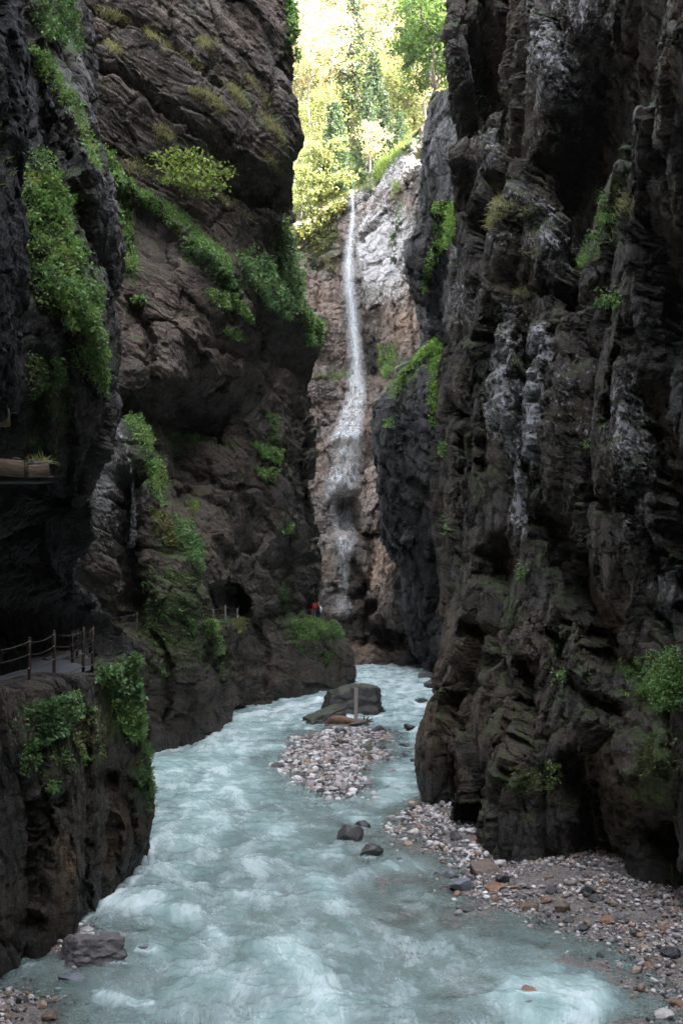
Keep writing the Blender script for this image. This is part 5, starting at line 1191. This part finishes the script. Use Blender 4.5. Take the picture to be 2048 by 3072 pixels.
# maple on the layered wall: flat sprays of pale leaves held out over the rock
r = np.random.default_rng(91)
root = P(520,585,57.2); tb = MB()
o = empty('maple_tree', root, 'small yellow green maple spreading flat sprays on the layered left wall', 'tree')
lv = []
for (ex, ey, dd, sz) in [(490,470,54.6,.9),(545,452,54.6,1.0),(600,470,54.8,1.),(655,500,55.2,.9),(690,512,55.6,.6),(520,505,54.4,1.),(580,515,54.3,1.),(640,535,55.2,.8),(600,560,54.8,.8),(545,545,54.4,.8),(620,590,55.4,.6),(500,540,54.6,.6),(665,560,55.6,.6)]:
    e = P(ex, ey, dd); b = limb(root, e, .3, r, 7); tb.tube(b-root, np.linspace(.055, .012, 7), 5)
    m = int(120*sz); pts = e+r.normal(size=(m, 3))*np.array([.55, .40, .07])*sz
    pts += ((b[3]-e)[None]*(r.beta(1, 2.6, m)*.8)[:, None]); lv.append(pts)
pos = np.vstack(lv)-root
v, f, t = leaves(pos, np.tile([0, -.3, .3], (len(pos), 1)), .20, r, .75, .1, .9, .15)
link('trunk', mesh_np('trunk', tb.v, tb.f), M_bark, o); link('crown', mesh_np('crown', v, f.astype(np.int32), smooth=False, attrs={'tint': t}), LM['lime'], o)
# ------------------------------------------------------------------ waterfalls
def fall_mat(name, gain, stretch=(3., 3., .16), amp=1.5):
    t = NT(name); co = t.coord()
    n = t.noise(t.mapv(co, stretch), 1.6, 6, .65); n2 = t.noise(t.mapv(co, (9., 9., .5)), 1., 4, .6)
    a = t.attr('body')
    m = t.math('ADD', t.math('MULTIPLY', t.math('SUBTRACT', n, .5), amp), t.math('MULTIPLY', t.math('SUBTRACT', n2, .5), amp*.6))
    al = t.math('MULTIPLY', a, t.math('ADD', gain, m), True)
    d = t.n('BsdfPrincipled', {'Base Color': (.82,.85,.87,1), 'Roughness': .4})
    tl = t.n('BsdfTranslucent', {'Color': (.82,.85,.87,1)}); dm = t.n('MixShader', {0: .4, 1: d.outputs[0], 2: tl.outputs[0]})
    tr = t.n('BsdfTransparent')
    return t.done(t.n('MixShader', {0: al, 1: tr.outputs[0], 2: dm.outputs[0]}).outputs[0])
M_free = fall_mat('falling_water', .30, (3.2, 3.2, .10), .9); M_casc = fall_mat('cascade_water', .34, (1.8, 1.8, .45), 1.7); M_trk = fall_mat('trickle_water', .0, (6, 6, .25))
def veil(path, layers, nu, seed, jit=.0):
    """rounded sheaf of water: 'layers' nested half tubes along (px, py, d, halfwidth px)"""
    path = np.array(path, float); s = np.linspace(0, len(path)-1, (len(path)-1)*14+1)
    q = np.stack([np.interp(s, np.arange(len(path)), path[:, k]) for k in range(4)], 1)
    vs, fs, bs, off = [], [], [], 0
    for L in range(layers):
        rr_ = (L+1)/layers
        u = np.linspace(-1, 1, nu)
        wob = fbm(np.stack([s*.7, s*0+L*3.1, s*0+seed], 1), 3, seed)
        V = []
        for i, (x, y, d, hw) in enumerate(q):
            wv = hw/F*d*rr_; c = P(x, y, d)
            a = u*1.35
            V.append(np.stack([c[0]+wv*np.sin(a)/.976+jit*wob[i]*wv, c[1]-wv*.7*np.cos(a), c[2]+0*u], 1))
        V = np.array(V); n, m = V.shape[:2]; i = np.arange(n*m).reshape(n, m)
        fs.append(np.stack([i[:-1, :-1], i[1:, :-1], i[1:, 1:], i[:-1, 1:]], -1).reshape(-1, 4)+off); off += n*m
        vs.append(V.reshape(-1, 3)); bs.append((np.clip(1.05-np.abs(u), 0, 1)[None]**1.1*np.ones((n, 1))*(.95-.25*rr_)).ravel())
    return np.vstack(vs), np.vstack(fs), np.concatenate(bs)
def clad(sh, poly, off, keep, seed, step=1):
    """thin sheet of running water that follows the rock surface inside a pixel polygon"""
    V, N, px, py, NB = SHEETS[sh]
    return None
wf = empty('waterfall', P(1066,590,128.5), 'tall white waterfall dropping from the forest rim down the far rock wall', 'waterfall')
v, f, b = veil([(1052,572,131,9),(1057,590,130,8),(1059,625,128.6,8),(1057,680,127.6,13),(1050,740,127.2,22),(1046,800,127,26),(1050,880,126.8,27),(1060,960,126.8,27),(1067,1040,126.4,30),(1071,1110,126.,33),(1070,1165,125.4,40)], 3, 15, 5, .12)
child('free_fall', v, f, M_free, wf, attrs={'body': b})
# cascade: a skin of white water over the rock steps, thick where the steps lie flat
SV, SN, spx, spy, SNB = SHEETS['waterfall_cliff']
def cascade_grid(rows, nu, lift):
    """rows: (py, px0, px1, body); every point is dropped on the rock of the far wall"""
    rows = np.array(rows, float); yy = np.arange(rows[0, 0], rows[-1, 0]+1, 3.)
    x0, x1, bd = [np.interp(yy, rows[:, 0], rows[:, k]) for k in (1, 2, 3)]
    u = np.linspace(0, 1, nu); PX = x0[:, None]+(x1-x0)[:, None]*u; PY = np.repeat(yy[:, None], nu, 1)
    # depth map of the far wall
    gx = np.clip(((spx-860)/3).astype(int), 0, 169); gy = np.clip(((spy-1040)/3).astype(int), 0, 319)
    ok = (spx > 860) & (spx < 1367) & (spy > 1040) & (spy < 1997)
    D = np.full((320, 170), 999.); np.minimum.at(D, (gy[ok], gx[ok]), SV[ok, 1])
    for _ in range(6):
        m = D > 900
        if not m.any(): break
        nb = np.minimum.reduce([np.roll(D, s, a) for s in (-1, 1) for a in (0, 1)]); D = np.where(m, nb, D)
    d = D[np.clip(((PY-1040)/3).astype(int), 0, 319), np.clip(((PX-860)/3).astype(int), 0, 169)]-lift
    k = np.ones(5)/5
    d = np.apply_along_axis(lambda c: np.convolve(np.pad(c, 2, 'edge'), k, 'valid'), 1, d); d = np.apply_along_axis(lambda c: np.convolve(np.pad(c, 2, 'edge'), k, 'valid'), 0, d)
    Vv = np.stack([(PX-CX)/F*d, d, HZ-(PY-HY)/F*d], -1); n, m = PX.shape; i = np.arange(n*m).reshape(n, m)
    e = np.clip(np.minimum(u, 1-u)*5, 0, 1)[None]*np.clip(np.minimum(np.arange(n), n-1-np.arange(n))/8, 0, 1)[:, None]
    return Vv.reshape(-1, 3), np.stack([i[:-1, :-1], i[1:, :-1], i[1:, 1:], i[:-1, 1:]], -1).reshape(-1, 4), (e*bd[:, None]).ravel()
v, f, b = cascade_grid([(1125,1040,1100,.9),(1160,1035,1100,.95),(1200,1028,1098,1.),(1240,1015,1096,1.),(1280,1005,1090,1.05),(1310,985,1095,1.2),(1330,975,1098,1.0)], 26, .8); child('cascade', v, f, M_casc, wf, attrs={'body': b})
v, f, b = cascade_grid([(1322,970,1095,1.),(1345,985,1095,.55),(1390,992,1088,.5),(1420,985,1088,.85),(1440,970,1085,.95),(1465,970,1070,.6),(1500,972,1045,.45)], 26, .8); child('cascade', v, f, M_casc, wf, attrs={'body': b})
v, f, b = cascade_grid([(1490,975,1060,.4),(1560,990,1062,.35),(1605,1000,1074,.55),(1618,1002,1078,1.2),(1640,1008,1064,.8),(1700,1012,1050,.4),(1780,1008,1052,.3),(1850,1005,1060,.25)], 22, .8); child('cascade', v, f, M_casc, wf, attrs={'body': b})
v, f, b = veil([(1096,1180,123.5,8),(1098,1240,123.2,8),(1098,1300,121.6,8),(1096,1330,121.2,7)], 2, 9, 9, .2); child('side_strand', v, f, M_free, wf, attrs={'body': b*.5})
tw = empty('waterfall', P(372,1270,49), 'thin trickle of water slipping down the dark slope at left', 'waterfall')
v, f, b = veil([(318,1238,49.5,10),(352,1290,48.2,10),(375,1330,47.4,9),(388,1380,46.8,9),(398,1430,46.6,8),(402,1500,46.6,9),(404,1560,46.6,12),(402,1640,46.6,14)], 2, 9, 11, .3)
child('trickle', v, f, M_trk, tw, attrs={'body': b})

# ------------------------------------------------------------------ path
M_path = simple_mat('path_gravel', (.045,.047,.054), .8, scale=9., var=.4, bump=.6)
def ribbon(pts, w, z, n=40):
    pts = np.array(pts, float); s = np.linspace(0, len(pts)-1, n); q = np.stack([np.interp(s, np.arange(len(pts)), pts[:, k]) for k in (0, 1)], 1)
    t = np.gradient(q, axis=0); t /= np.linalg.norm(t, axis=1)[:, None]; nn = np.stack([-t[:, 1], t[:, 0]], 1)
    m = 9; u = np.linspace(-.5, .5, m); zz = np.interp(s, np.arange(len(pts)), z)
    V = np.stack([q[:, None, 0]+nn[:, None, 0]*u[None, :, None][..., 0]*w, q[:, None, 1]+nn[:, None, 1]*u[None, :]*w, np.repeat(zz[:, None], m, 1)], -1)
    V[..., 2] += .04*fbm(V.reshape(-1, 3)/.5, 3, 88).reshape(V.shape[:2])
    i = np.arange(n*m).reshape(n, m); return V.reshape(-1, 3), np.stack([i[:-1, :-1], i[1:, :-1], i[1:, 1:], i[:-1, 1:]], -1).reshape(-1, 4)
v, f = ribbon([(-8.6,14),(-8.9,20),(-8.5,24),(-8.2,27),(-8.6,31),(-10.2,36),(-12.,42),(-13,47)], 2.0, [5.93,5.93,5.93,5.93,5.93,5.95,6.0,6.1])
o = link('path', mesh_np('path', v, f), M_path); tag(o, 'grey gravel path behind the fence on the left ledge', 'path', kind='structure')

# ------------------------------------------------------------------ fence on the near ledge
M_post = simple_mat('rusty_iron', (.028,.023,.02), .65, .4, var=.6, scale=14., col2=(.075,.046,.03), stretch=(1, 1, .4)); M_wire = simple_mat('wire_rope', (.09,.09,.09), .45, .8, var=.3, scale=40.); M_clip = simple_mat('steel_clip', (.22,.22,.23), .4, .9, scale=30.)
def wire(a, b, sag, rad=.010, n=14):
    s = np.linspace(0, 1, n)[:, None]; p = a+(b-a)*s; p[:, 2] -= sag*4*(s*(1-s))[:, 0]; return MB().tube(p, rad, 6)
def cable_fence(label, posts, heights, nw, root, sag=.07, rad=.042, ends=(), pm=None):
    """posts: (base point, top point); > post (> cap, clip), cable"""
    o = empty('cable_fence', root, label, 'fence')
    hs = heights
    for b_, t_ in posts:
        p = MB().tube(np.linspace(b_, t_, 5), [rad, rad, rad*.96, rad, rad], 10).build('post', pm or M_post, o)
        c = MB().tube(np.array([t_+(t_-b_)*s for s in (-.012, .004, .016)]), [rad*1.12, rad*1.1, rad*.5], 10)
        me = mesh_np('cap', np.array(c.v)-np.array(o.location), c.f); link('cap', me, M_post, p)
        for h in hs:
            q = b_+(t_-b_)*h; g = MB().box(q+np.array([.0, -rad*1.05, 0]), .05, .035, .03, bev=.008)
            link('clip', mesh_np('clip', np.array(g.v)-np.array(o.location), g.f), M_clip, p)
    pp = list(ends[:1])+posts+list(ends[1:])
    for h in hs:
        for (b0, t0), (b1, t1) in zip(pp[:-1], pp[1:]):
            off = np.array([0, -rad*1.1, 0])
            wire(b0+(t0-b0)*h+off, b1+(t1-b1)*h+off, sag).build('cable', M_wire, o)
    return o
pst = [(P(89,2061,24.1), P(89,1914,24.1)), (P(163,2030,25.7), P(164,1893,25.7)), (P(250,2008,27.2), P(252,1883,27.2)), (P(277,2004,28.1), P(280,1879,28.1))]
pst = [(b-np.array([0, 0, .12]), t) for b, t in pst]
left_end = (P(-70,2110,21.2), P(-70,1945,21.2))
cable_fence('rusty four post fence with sagging cables along the near path edge', pst, (.16, .44, .70, .93), 4, pst[0][0], ends=[left_end])
pst2 = [(P(218,1988,32.5), P(218,1897,32.5)), (P(232,1972,34.5), P(233,1891,34.5)), (P(272,1960,38), P(272,1888,38))]
cable_fence('dim fence posts on the inner side of the path under the overhang', pst2, (.3, .62, .9), 3, pst2[0][0], .05, .05)
pst3 = [(P(318,1900,47.5), P(318,1850,47.5)), (P(412,1896,48.5), P(412,1836,48.5))]
cable_fence('dark fence where the path vanishes behind the trickle', pst3, (.5, .9), 2, pst3[0][0], .05, .03)
pst4 = [(P(639,1864,55.5), P(639,1826,55.5)), (P(676,1862,62.5), P(676,1816,62.5)), (P(712,1862,66), P(712,1824,66))]
cable_fence('thin pale fence in front of the tunnel mouth', pst4, (.5, .92), 2, pst4[0][0], .05, .035, pm=simple_mat('galvanised_post', (.30,.30,.29), .5, .3))
pst5 = [(P(899,1862,86), P(899,1830,86)), (P(925,1864,87), P(925,1826,87)), (P(966,1868,88), P(966,1828,88)), (P(973,1868,88.3), P(973,1832,88.3)), (P(979,1868,88.6), P(979,1834,88.6)), (P(986,1868,89), P(986,1838,89))]
cable_fence('dark railing with close posts beside the hikers', pst5, (.5, .92), 2, pst5[0][0], .03, .035)

# ------------------------------------------------------------------ timber beams of the roof over the path
M_beam = simple_mat('weathered_timber', (.075,.048,.031), .75, scale=9., var=.6, bump=.6, stretch=(.5, .5, 3), col2=(.19,.125,.08)); M_bolt = simple_mat('bolt_iron', (.05,.045,.045), .5, .7); M_wetdirt = simple_mat('wet_gravel', (.12,.12,.125), .35, scale=20., bump=.9)
def beam(label, c0, c1, hh, th, root):
    o = empty('roof_beam', root, label, 'beam'); d = c1-c0; L = np.linalg.norm(d); x = d/L; y = np.cross([0, 0, 1.], x); y /= np.linalg.norm(y); z = np.cross(x, y)
    return o, (c0+c1)/2, L, np.stack([x, y, z], 1)
d1 = 15.3
o, c, L, R_ = beam('long weathered roof beam in two pieces jutting in at the left edge', P(-150,1388,14.2), P(64,1408,d1), .3, .2, P(0,1400,d1))
MB().box(c, L, .16, .25, R_, .012).build('timber', M_beam, o)
c2a, c2b = P(80,1416,d1+.05), P(142,1410,d1+.35); dd = c2b-c2a; x = dd/np.linalg.norm(dd); y = np.cross([0, 0, 1.], x); y /= np.linalg.norm(y); R2_ = np.stack([x, y, np.cross(x, y)], 1)
MB().box((c2a+c2b)/2, np.linalg.norm(dd), .15, .20, R2_, .012).build('end_piece', M_beam, o)
bt = P(57,1408,d1-.10); MB().tube([bt+np.array([0, .06, 0]), bt, bt+np.array([0, -.03, 0])], [.028, .032, .018], 8).build('bolt', M_bolt, o)
p0 = P(-150,1432,14.4); p1 = P(118,1434,d1+.4)
dd = p1-p0; x = dd/np.linalg.norm(dd); y = np.cross([0, 0, 1.], x); y /= np.linalg.norm(y); R3_ = np.stack([x, y, np.cross(x, y)], 1)
MB().box((p0+p1)/2+np.array([0, .28, .0]), np.linalg.norm(dd), .5, .10, R3_, .01).build('roof_plank', M_bolt, o)
g = MB().box(P(105,1387,d1+.25)+np.array([0, .1, .0]), .36, .34, .045, R2_, .015); g.build('dirt', M_wetdirt, o)
r = np.random.default_rng(5)
pos = np.vstack([P(r.uniform(78,150), 1386, d1+.1+r.uniform(0, .2))[None] for _ in range(46)]); v, f, tt = blades(pos, np.tile([.2, -.8, -.1], (len(pos), 1)), .24, r, .05)
o = link('grass_tuft', mesh_np('grass_tuft', v, f.astype(np.int32), smooth=False, attrs={'tint': tt}), LM['straw']); tag(o, 'yellow grass drooping over the end of the long roof beam', 'grass', GC)
o, c, L, R_ = beam('short stub of a roof beam above the longer one at the left edge', P(-150,1240,14.4), P(24,1254,15.1), .3, .2, P(0,1250,15))
MB().box(c, L, .16, .27, R_, .012).build('timber', M_beam, o)
bt = P(30,1250,15.1); MB().tube([P(18,1252,15.1), P(34,1240,15.1), P(50,1238,15.1)], [.012, .012, .010], 6).build('bolt', M_bolt, o)

# ------------------------------------------------------------------ plank and driftwood at the boulder
M_plank = simple_mat('grey_plank', (.09,.07,.058), .8, scale=6., stretch=(4, 4, .5), var=.4, bump=.5, col2=(.17,.14,.12)); M_log = simple_mat('driftwood_bark', (.11,.062,.04), .7, scale=7., var=.5, bump=.8, stretch=(.6, 2, 2), col2=(.25,.13,.075)); M_logpale = simple_mat('driftwood_grey', (.15,.125,.115), .75, scale=8., stretch=(.5, 2, 2), bump=.6)
a, b = P(1067,2160,64.6), P(1068,2064,67.6); mdp = (a+b)/2; zax = (b-a)/np.linalg.norm(b-a); xax = np.array([1, 0, 0.])-zax*zax[0]; xax /= np.linalg.norm(xax); Rp = np.stack([xax, np.cross(zax, xax), zax], 1)
o = empty('plank', a, 'upright grey wooden plank leaning on the big river boulder', 'plank'); MB().box(mdp, .25, .07, np.linalg.norm(b-a), Rp, .008).build('board', M_plank, o, smooth=False)
o.children[0].name = 'board'
e0 = P(1030,2068,68.2); e1 = P(1110,2074,68.1)
o = empty('driftwood_log', P(1040,2172,63.50), 'rusty brown driftwood log with broken roots at its right end', 'log')
r = np.random.default_rng(8)
q = np.array([P(983,2166,63.70), P(1000,2158,63.60), P(1020,2158,63.40), P(1045,2163,63.30), P(1070,2166,63.20), P(1095,2167,63.20)]); MB().tube(q, [.20, .27, .26, .23, .20, .15], 12).build('trunk', M_log, o)
q = np.array([P(975,2176,63.30), P(1010,2180,62.90), P(1045,2178,62.90), P(1085,2170,63.00)]); MB().tube(q, [.09, .13, .12, .09], 9).build('lower_limb', M_log, o)
q = np.array([P(1048,2174,62.80), P(1070,2168,62.70), P(1098,2164,62.80)]); MB().tube(q, [.07, .10, .12], 9).build('grey_limb', M_logpale, o)
for k, (ex, ey) in enumerate([(1092,2148),(1106,2150),(1118,2156),(1122,2164),(1114,2178),(1108,2186)]):
    q = np.array([P(1092,2166,63.10), P(1092+(ex-1092)*.5, 2166+(ey-2166)*.4, 62.9), P(ex, ey, 62.9+.1*r.normal())]); MB().tube(q, [.11, .07, .03], 7).build('root', M_log, o)

# ------------------------------------------------------------------ hikers
def skin_body(name, joints, edges, radii, mat, root, sub=2):
    me = bpy.data.meshes.new(name); me.from_pydata([tuple(map(float, j)) for j in joints], edges, []); me.update()
    o = link(name, me, mat, root)
    o.modifiers.new('skin', 'SKIN')
    if not me.skin_vertices: me.skin_vertices.new()
    for i, rr_ in enumerate(radii):
        s = me.skin_vertices[0].data[i]; s.radius = (rr_, rr_) if not isinstance(rr_, tuple) else rr_; s.use_root = i == 0
    m = o.modifiers.new('sub', 'SUBSURF'); m.levels = sub; m.render_levels = sub
    return o
M_skin = simple_mat('skin', (.45,.28,.20), .55, var=.1); M_red = simple_mat('red_jacket', (.50,.022,.028), .65, var=.2, scale=9.); M_redp = simple_mat('red_pack', (.36,.015,.02), .6, var=.2, scale=9.); M_trs = simple_mat('grey_trousers', (.20,.19,.17), .8, var=.15); M_hair = simple_mat('brown_hair', (.07,.045,.03), .7); M_drk = simple_mat('navy_clothes', (.02,.024,.035), .7); M_white = simple_mat('white_jacket', (.62,.62,.63), .7, var=.08); M_blond = simple_mat('blond_hair', (.38,.24,.10), .6); M_shoe = simple_mat('shoes', (.05,.04,.035), .7); M_strap = simple_mat('strap', (.02,.02,.02), .7)
def person(label, base, yaw, jac, trs, hair, H=1.76, pack=None, shawl=None, long_hair=False):
    o = empty('person', base, label, 'person'); o.rotation_euler[2] = yaw; k = H/1.76
    # local frame: x right, y ahead (walking direction), z up
    J = np.array([(0,0,.95),(0,0,1.12),(0,-.01,1.32),(0,.0,1.47),(0,.02,1.54),(0,.03,1.60),(0,.035,1.70),
      (-.10,0,.93),(-.11,.06,.50),(-.11,.02,.10),(-.11,.14,.05), (.10,0,.93),(.11,-.04,.50),(.11,-.16,.12),(.11,-.05,.05),
      (-.19,0,1.42),(-.25,.0,1.14),(-.23,.14,.96),(-.22,.19,.88), (.19,0,1.42),(.26,-.03,1.14),(.25,.10,.95),(.24,.15,.87)])*k
    E = [(0,1),(1,2),(2,3),(3,4),(4,5),(5,6),(0,7),(7,8),(8,9),(9,10),(0,11),(11,12),(12,13),(13,14),(3,15),(15,16),(16,17),(17,18),(3,19),(19,20),(20,21),(21,22)]
    Rr = [(.15,.11),(.14,.10),(.16,.11),(.11,.09),.06,.085,.10, .09,.06,.042,.04, .09,.06,.042,.04, .062,.047,.037,.04, .062,.047,.037,.04]
    Rr = [tuple(q*k for q in x) if isinstance(x, tuple) else x*k for x in Rr]
    skin_body('body', J, E, Rr, M_skin, o)
    idx = [0,1,2,3,15,16,17,19,20,21]; mp = {a: b for b, a in enumerate(idx)}
    Ej = [(mp[a], mp[b]) for a, b in E if a in mp and b in mp]
    skin_body('jacket', J[idx]-np.array([0,0,.02]), Ej, [(.175*k,.135*k),(.17*k,.13*k),(.185*k,.135*k),(.13*k,.11*k),.078*k,.064*k,.054*k,.078*k,.064*k,.054*k], jac, o)
    idx = [0,7,8,9,11,12,13]; mp = {a: b for b, a in enumerate(idx)}; Ej = [(mp[a], mp[b]) for a, b in E if a in mp and b in mp]
    skin_body('trousers', J[idx], Ej, [(.165*k,.125*k),.105*k,.078*k,.062*k,.105*k,.078*k,.062*k], trs, o)
    for f0 in (9, 13):
        a = J[f0]; m = MB().tube([a+np.array([0,-.09,-.06])*k, a+np.array([0,.02,-.05])*k, a+np.array([0,.15,-.07])*k], [.045*k,.055*k,.035*k], 8); link('shoe', mesh_np('shoe', m.v, m.f), M_shoe, o)
    hv, hf = ICO[3]; hv = hv.copy()*np.array([.108,.115,.12])*k+np.array([0,.012,1.675])*k; cut = hv[:, 1] > .06*k; hv[cut, 2] = np.maximum(hv[cut, 2], 1.70*k)
    hv = hv[:]; link('hair', mesh_np('hair', hv, hf), hair, o)
    if long_hair:
        m = MB().tube(np.array([(0,-.07,1.68),(0,-.10,1.56),(0,-.12,1.42),(0,-.12,1.32)])*k, [.08*k,.09*k,.08*k,.03*k], 9); link('hair_tail', mesh_np('hair_tail', m.v, m.f), hair, o)
    # face: eyes, nose, mouth, ears on the front of the head
    m = MB().box(np.array([0,.145,1.655])*k, .028*k, .04*k, .045*k, bev=.01*k); link('nose', mesh_np('nose', m.v, m.f), M_skin, o)
    for s in (-1, 1):
        m = MB().box(np.array([s*.036,.125,1.68])*k, .026*k, .015*k, .013*k, bev=.004*k); link('eye', mesh_np('eye', m.v, m.f), M_strap, o)
        m = MB().box(np.array([s*.103,.02,1.655])*k, .02*k, .035*k, .06*k, bev=.008*k); link('ear', mesh_np('ear', m.v, m.f), M_skin, o)
    m = MB().box(np.array([0,.127,1.61])*k, .045*k, .012*k, .010*k, bev=.003*k); link('mouth', mesh_np('mouth', m.v, m.f), M_red, o)
    if pack:
        m = MB().box(np.array([0,-.24,1.22])*k, .34*k, .20*k, .50*k, bev=.06*k); p = link('backpack', mesh_np('backpack', m.v, m.f), pack, o)
        m = MB().box(np.array([0,-.36,1.12])*k, .24*k, .07*k, .22*k, bev=.03*k); link('pocket', mesh_np('pocket', m.v, m.f), M_red, p)
        for s in (-1, 1):
            m = MB().tube(np.array([(s*.12,-.15,1.42),(s*.12,0,1.50),(s*.12,.13,1.38),(s*.13,.10,1.15),(s*.13,-.12,1.02)])*k, .022*k, 6); link('strap', mesh_np('strap', m.v, m.f), M_strap, p)
    if shawl is not None:
        m = MB().tube(np.array([(.20,-.12,1.36),(.27,-.15,1.15),(.30,-.16,.92),(.31,-.16,.70)])*k, [.07*k,.10*k,.12*k,.09*k], 9); link('draped_jacket', mesh_np('draped_jacket', m.v, m.f), shawl, o)
    return o
person('hiker seen from behind in a red jacket with a red rucksack', P(940,1860,90), .1, M_red, M_trs, M_hair, 1.78, M_redp)
person('hiker in dark clothes with a white jacket hung over one side', P(955,1860,91.5), -.1, M_drk, M_drk, M_blond, 1.62, None, M_white, True)
# ------------------------------------------------------------------ light and camera
SUN_EL, SUN_AZ = radians(36), radians(118)          # azimuth measured from +Y (down the gorge) clockwise: the sun stands behind the viewer's right shoulder
w = bpy.data.worlds.new('World'); SC.world = w; w.use_nodes = True
nt = w.node_tree; nt.nodes.clear()
sky = nt.nodes.new('ShaderNodeTexSky'); sky.sky_type = 'NISHITA'; sky.sun_disc = False
sky.sun_elevation = SUN_EL; sky.sun_rotation = SUN_AZ; sky.air_density = 1.0; sky.dust_density = 2.2; sky.ozone_density = .6; sky.altitude = 700
hs = nt.nodes.new('ShaderNodeHueSaturation'); hs.inputs['Saturation'].default_value = .32
bg = nt.nodes.new('ShaderNodeBackground'); bg.inputs['Strength'].default_value = .15
ow = nt.nodes.new('ShaderNodeOutputWorld')
nt.links.new(sky.outputs[0], hs.inputs['Color']); nt.links.new(hs.outputs[0], bg.inputs[0]); nt.links.new(bg.outputs[0], ow.inputs[0])
L = bpy.data.lights.new('sun', 'SUN'); L.energy = 3.4; L.angle = radians(.5); L.color = (1, .93, .78)
so = bpy.data.objects.new('sun', L); COL.objects.link(so)
from mathutils import Vector
d = Vector((math.sin(SUN_AZ)*math.cos(SUN_EL), math.cos(SUN_AZ)*math.cos(SUN_EL), math.sin(SUN_EL)))
so.rotation_euler = (-d).to_track_quat('-Z', 'Y').to_euler(); so.location = (60, -60, 160)

cam = bpy.data.cameras.new('camera'); co_ = bpy.data.objects.new('camera', cam); COL.objects.link(co_); SC.camera = co_
cam.sensor_fit = 'VERTICAL'; cam.sensor_height = 36; cam.sensor_width = 24; cam.lens = F*36/3072
co_.location = (0, 0, HZ); co_.rotation_euler = (math.pi/2, 0, 0); cam.shift_y = (HY-1536)/3072
cam.clip_start = .1; cam.clip_end = 2000
SC.view_settings.view_transform = 'Standard'; SC.view_settings.look = 'None'; SC.view_settings.exposure = 4.25; SC.view_settings.gamma = 1
SC.cycles.max_bounces = 8; SC.cycles.diffuse_bounces = 5; SC.cycles.transparent_max_bounces = 24; SC.cycles.use_denoising = True

SC.cycles.use_adaptive_sampling = False; SC.cycles.sample_clamp_indirect = .4; SC.cycles.denoising_prefilter = 'NONE'
# valley air: thin even haze round everything below the sky
t = NT('haze'); pv = t.n('VolumePrincipled', {'Color': (.95,.95,.93,1), 'Density': .00007, 'Anisotropy': .3}); t.t.links.new(pv.outputs[0], t.out.inputs['Volume'])
hz = MB().box((0, 110, 130), 420, 420, 270); o = link('haze', mesh_np('haze', hz.v, hz.f, smooth=False), t.m); tag(o, 'thin bright haze filling the valley', 'haze', kind='stuff')
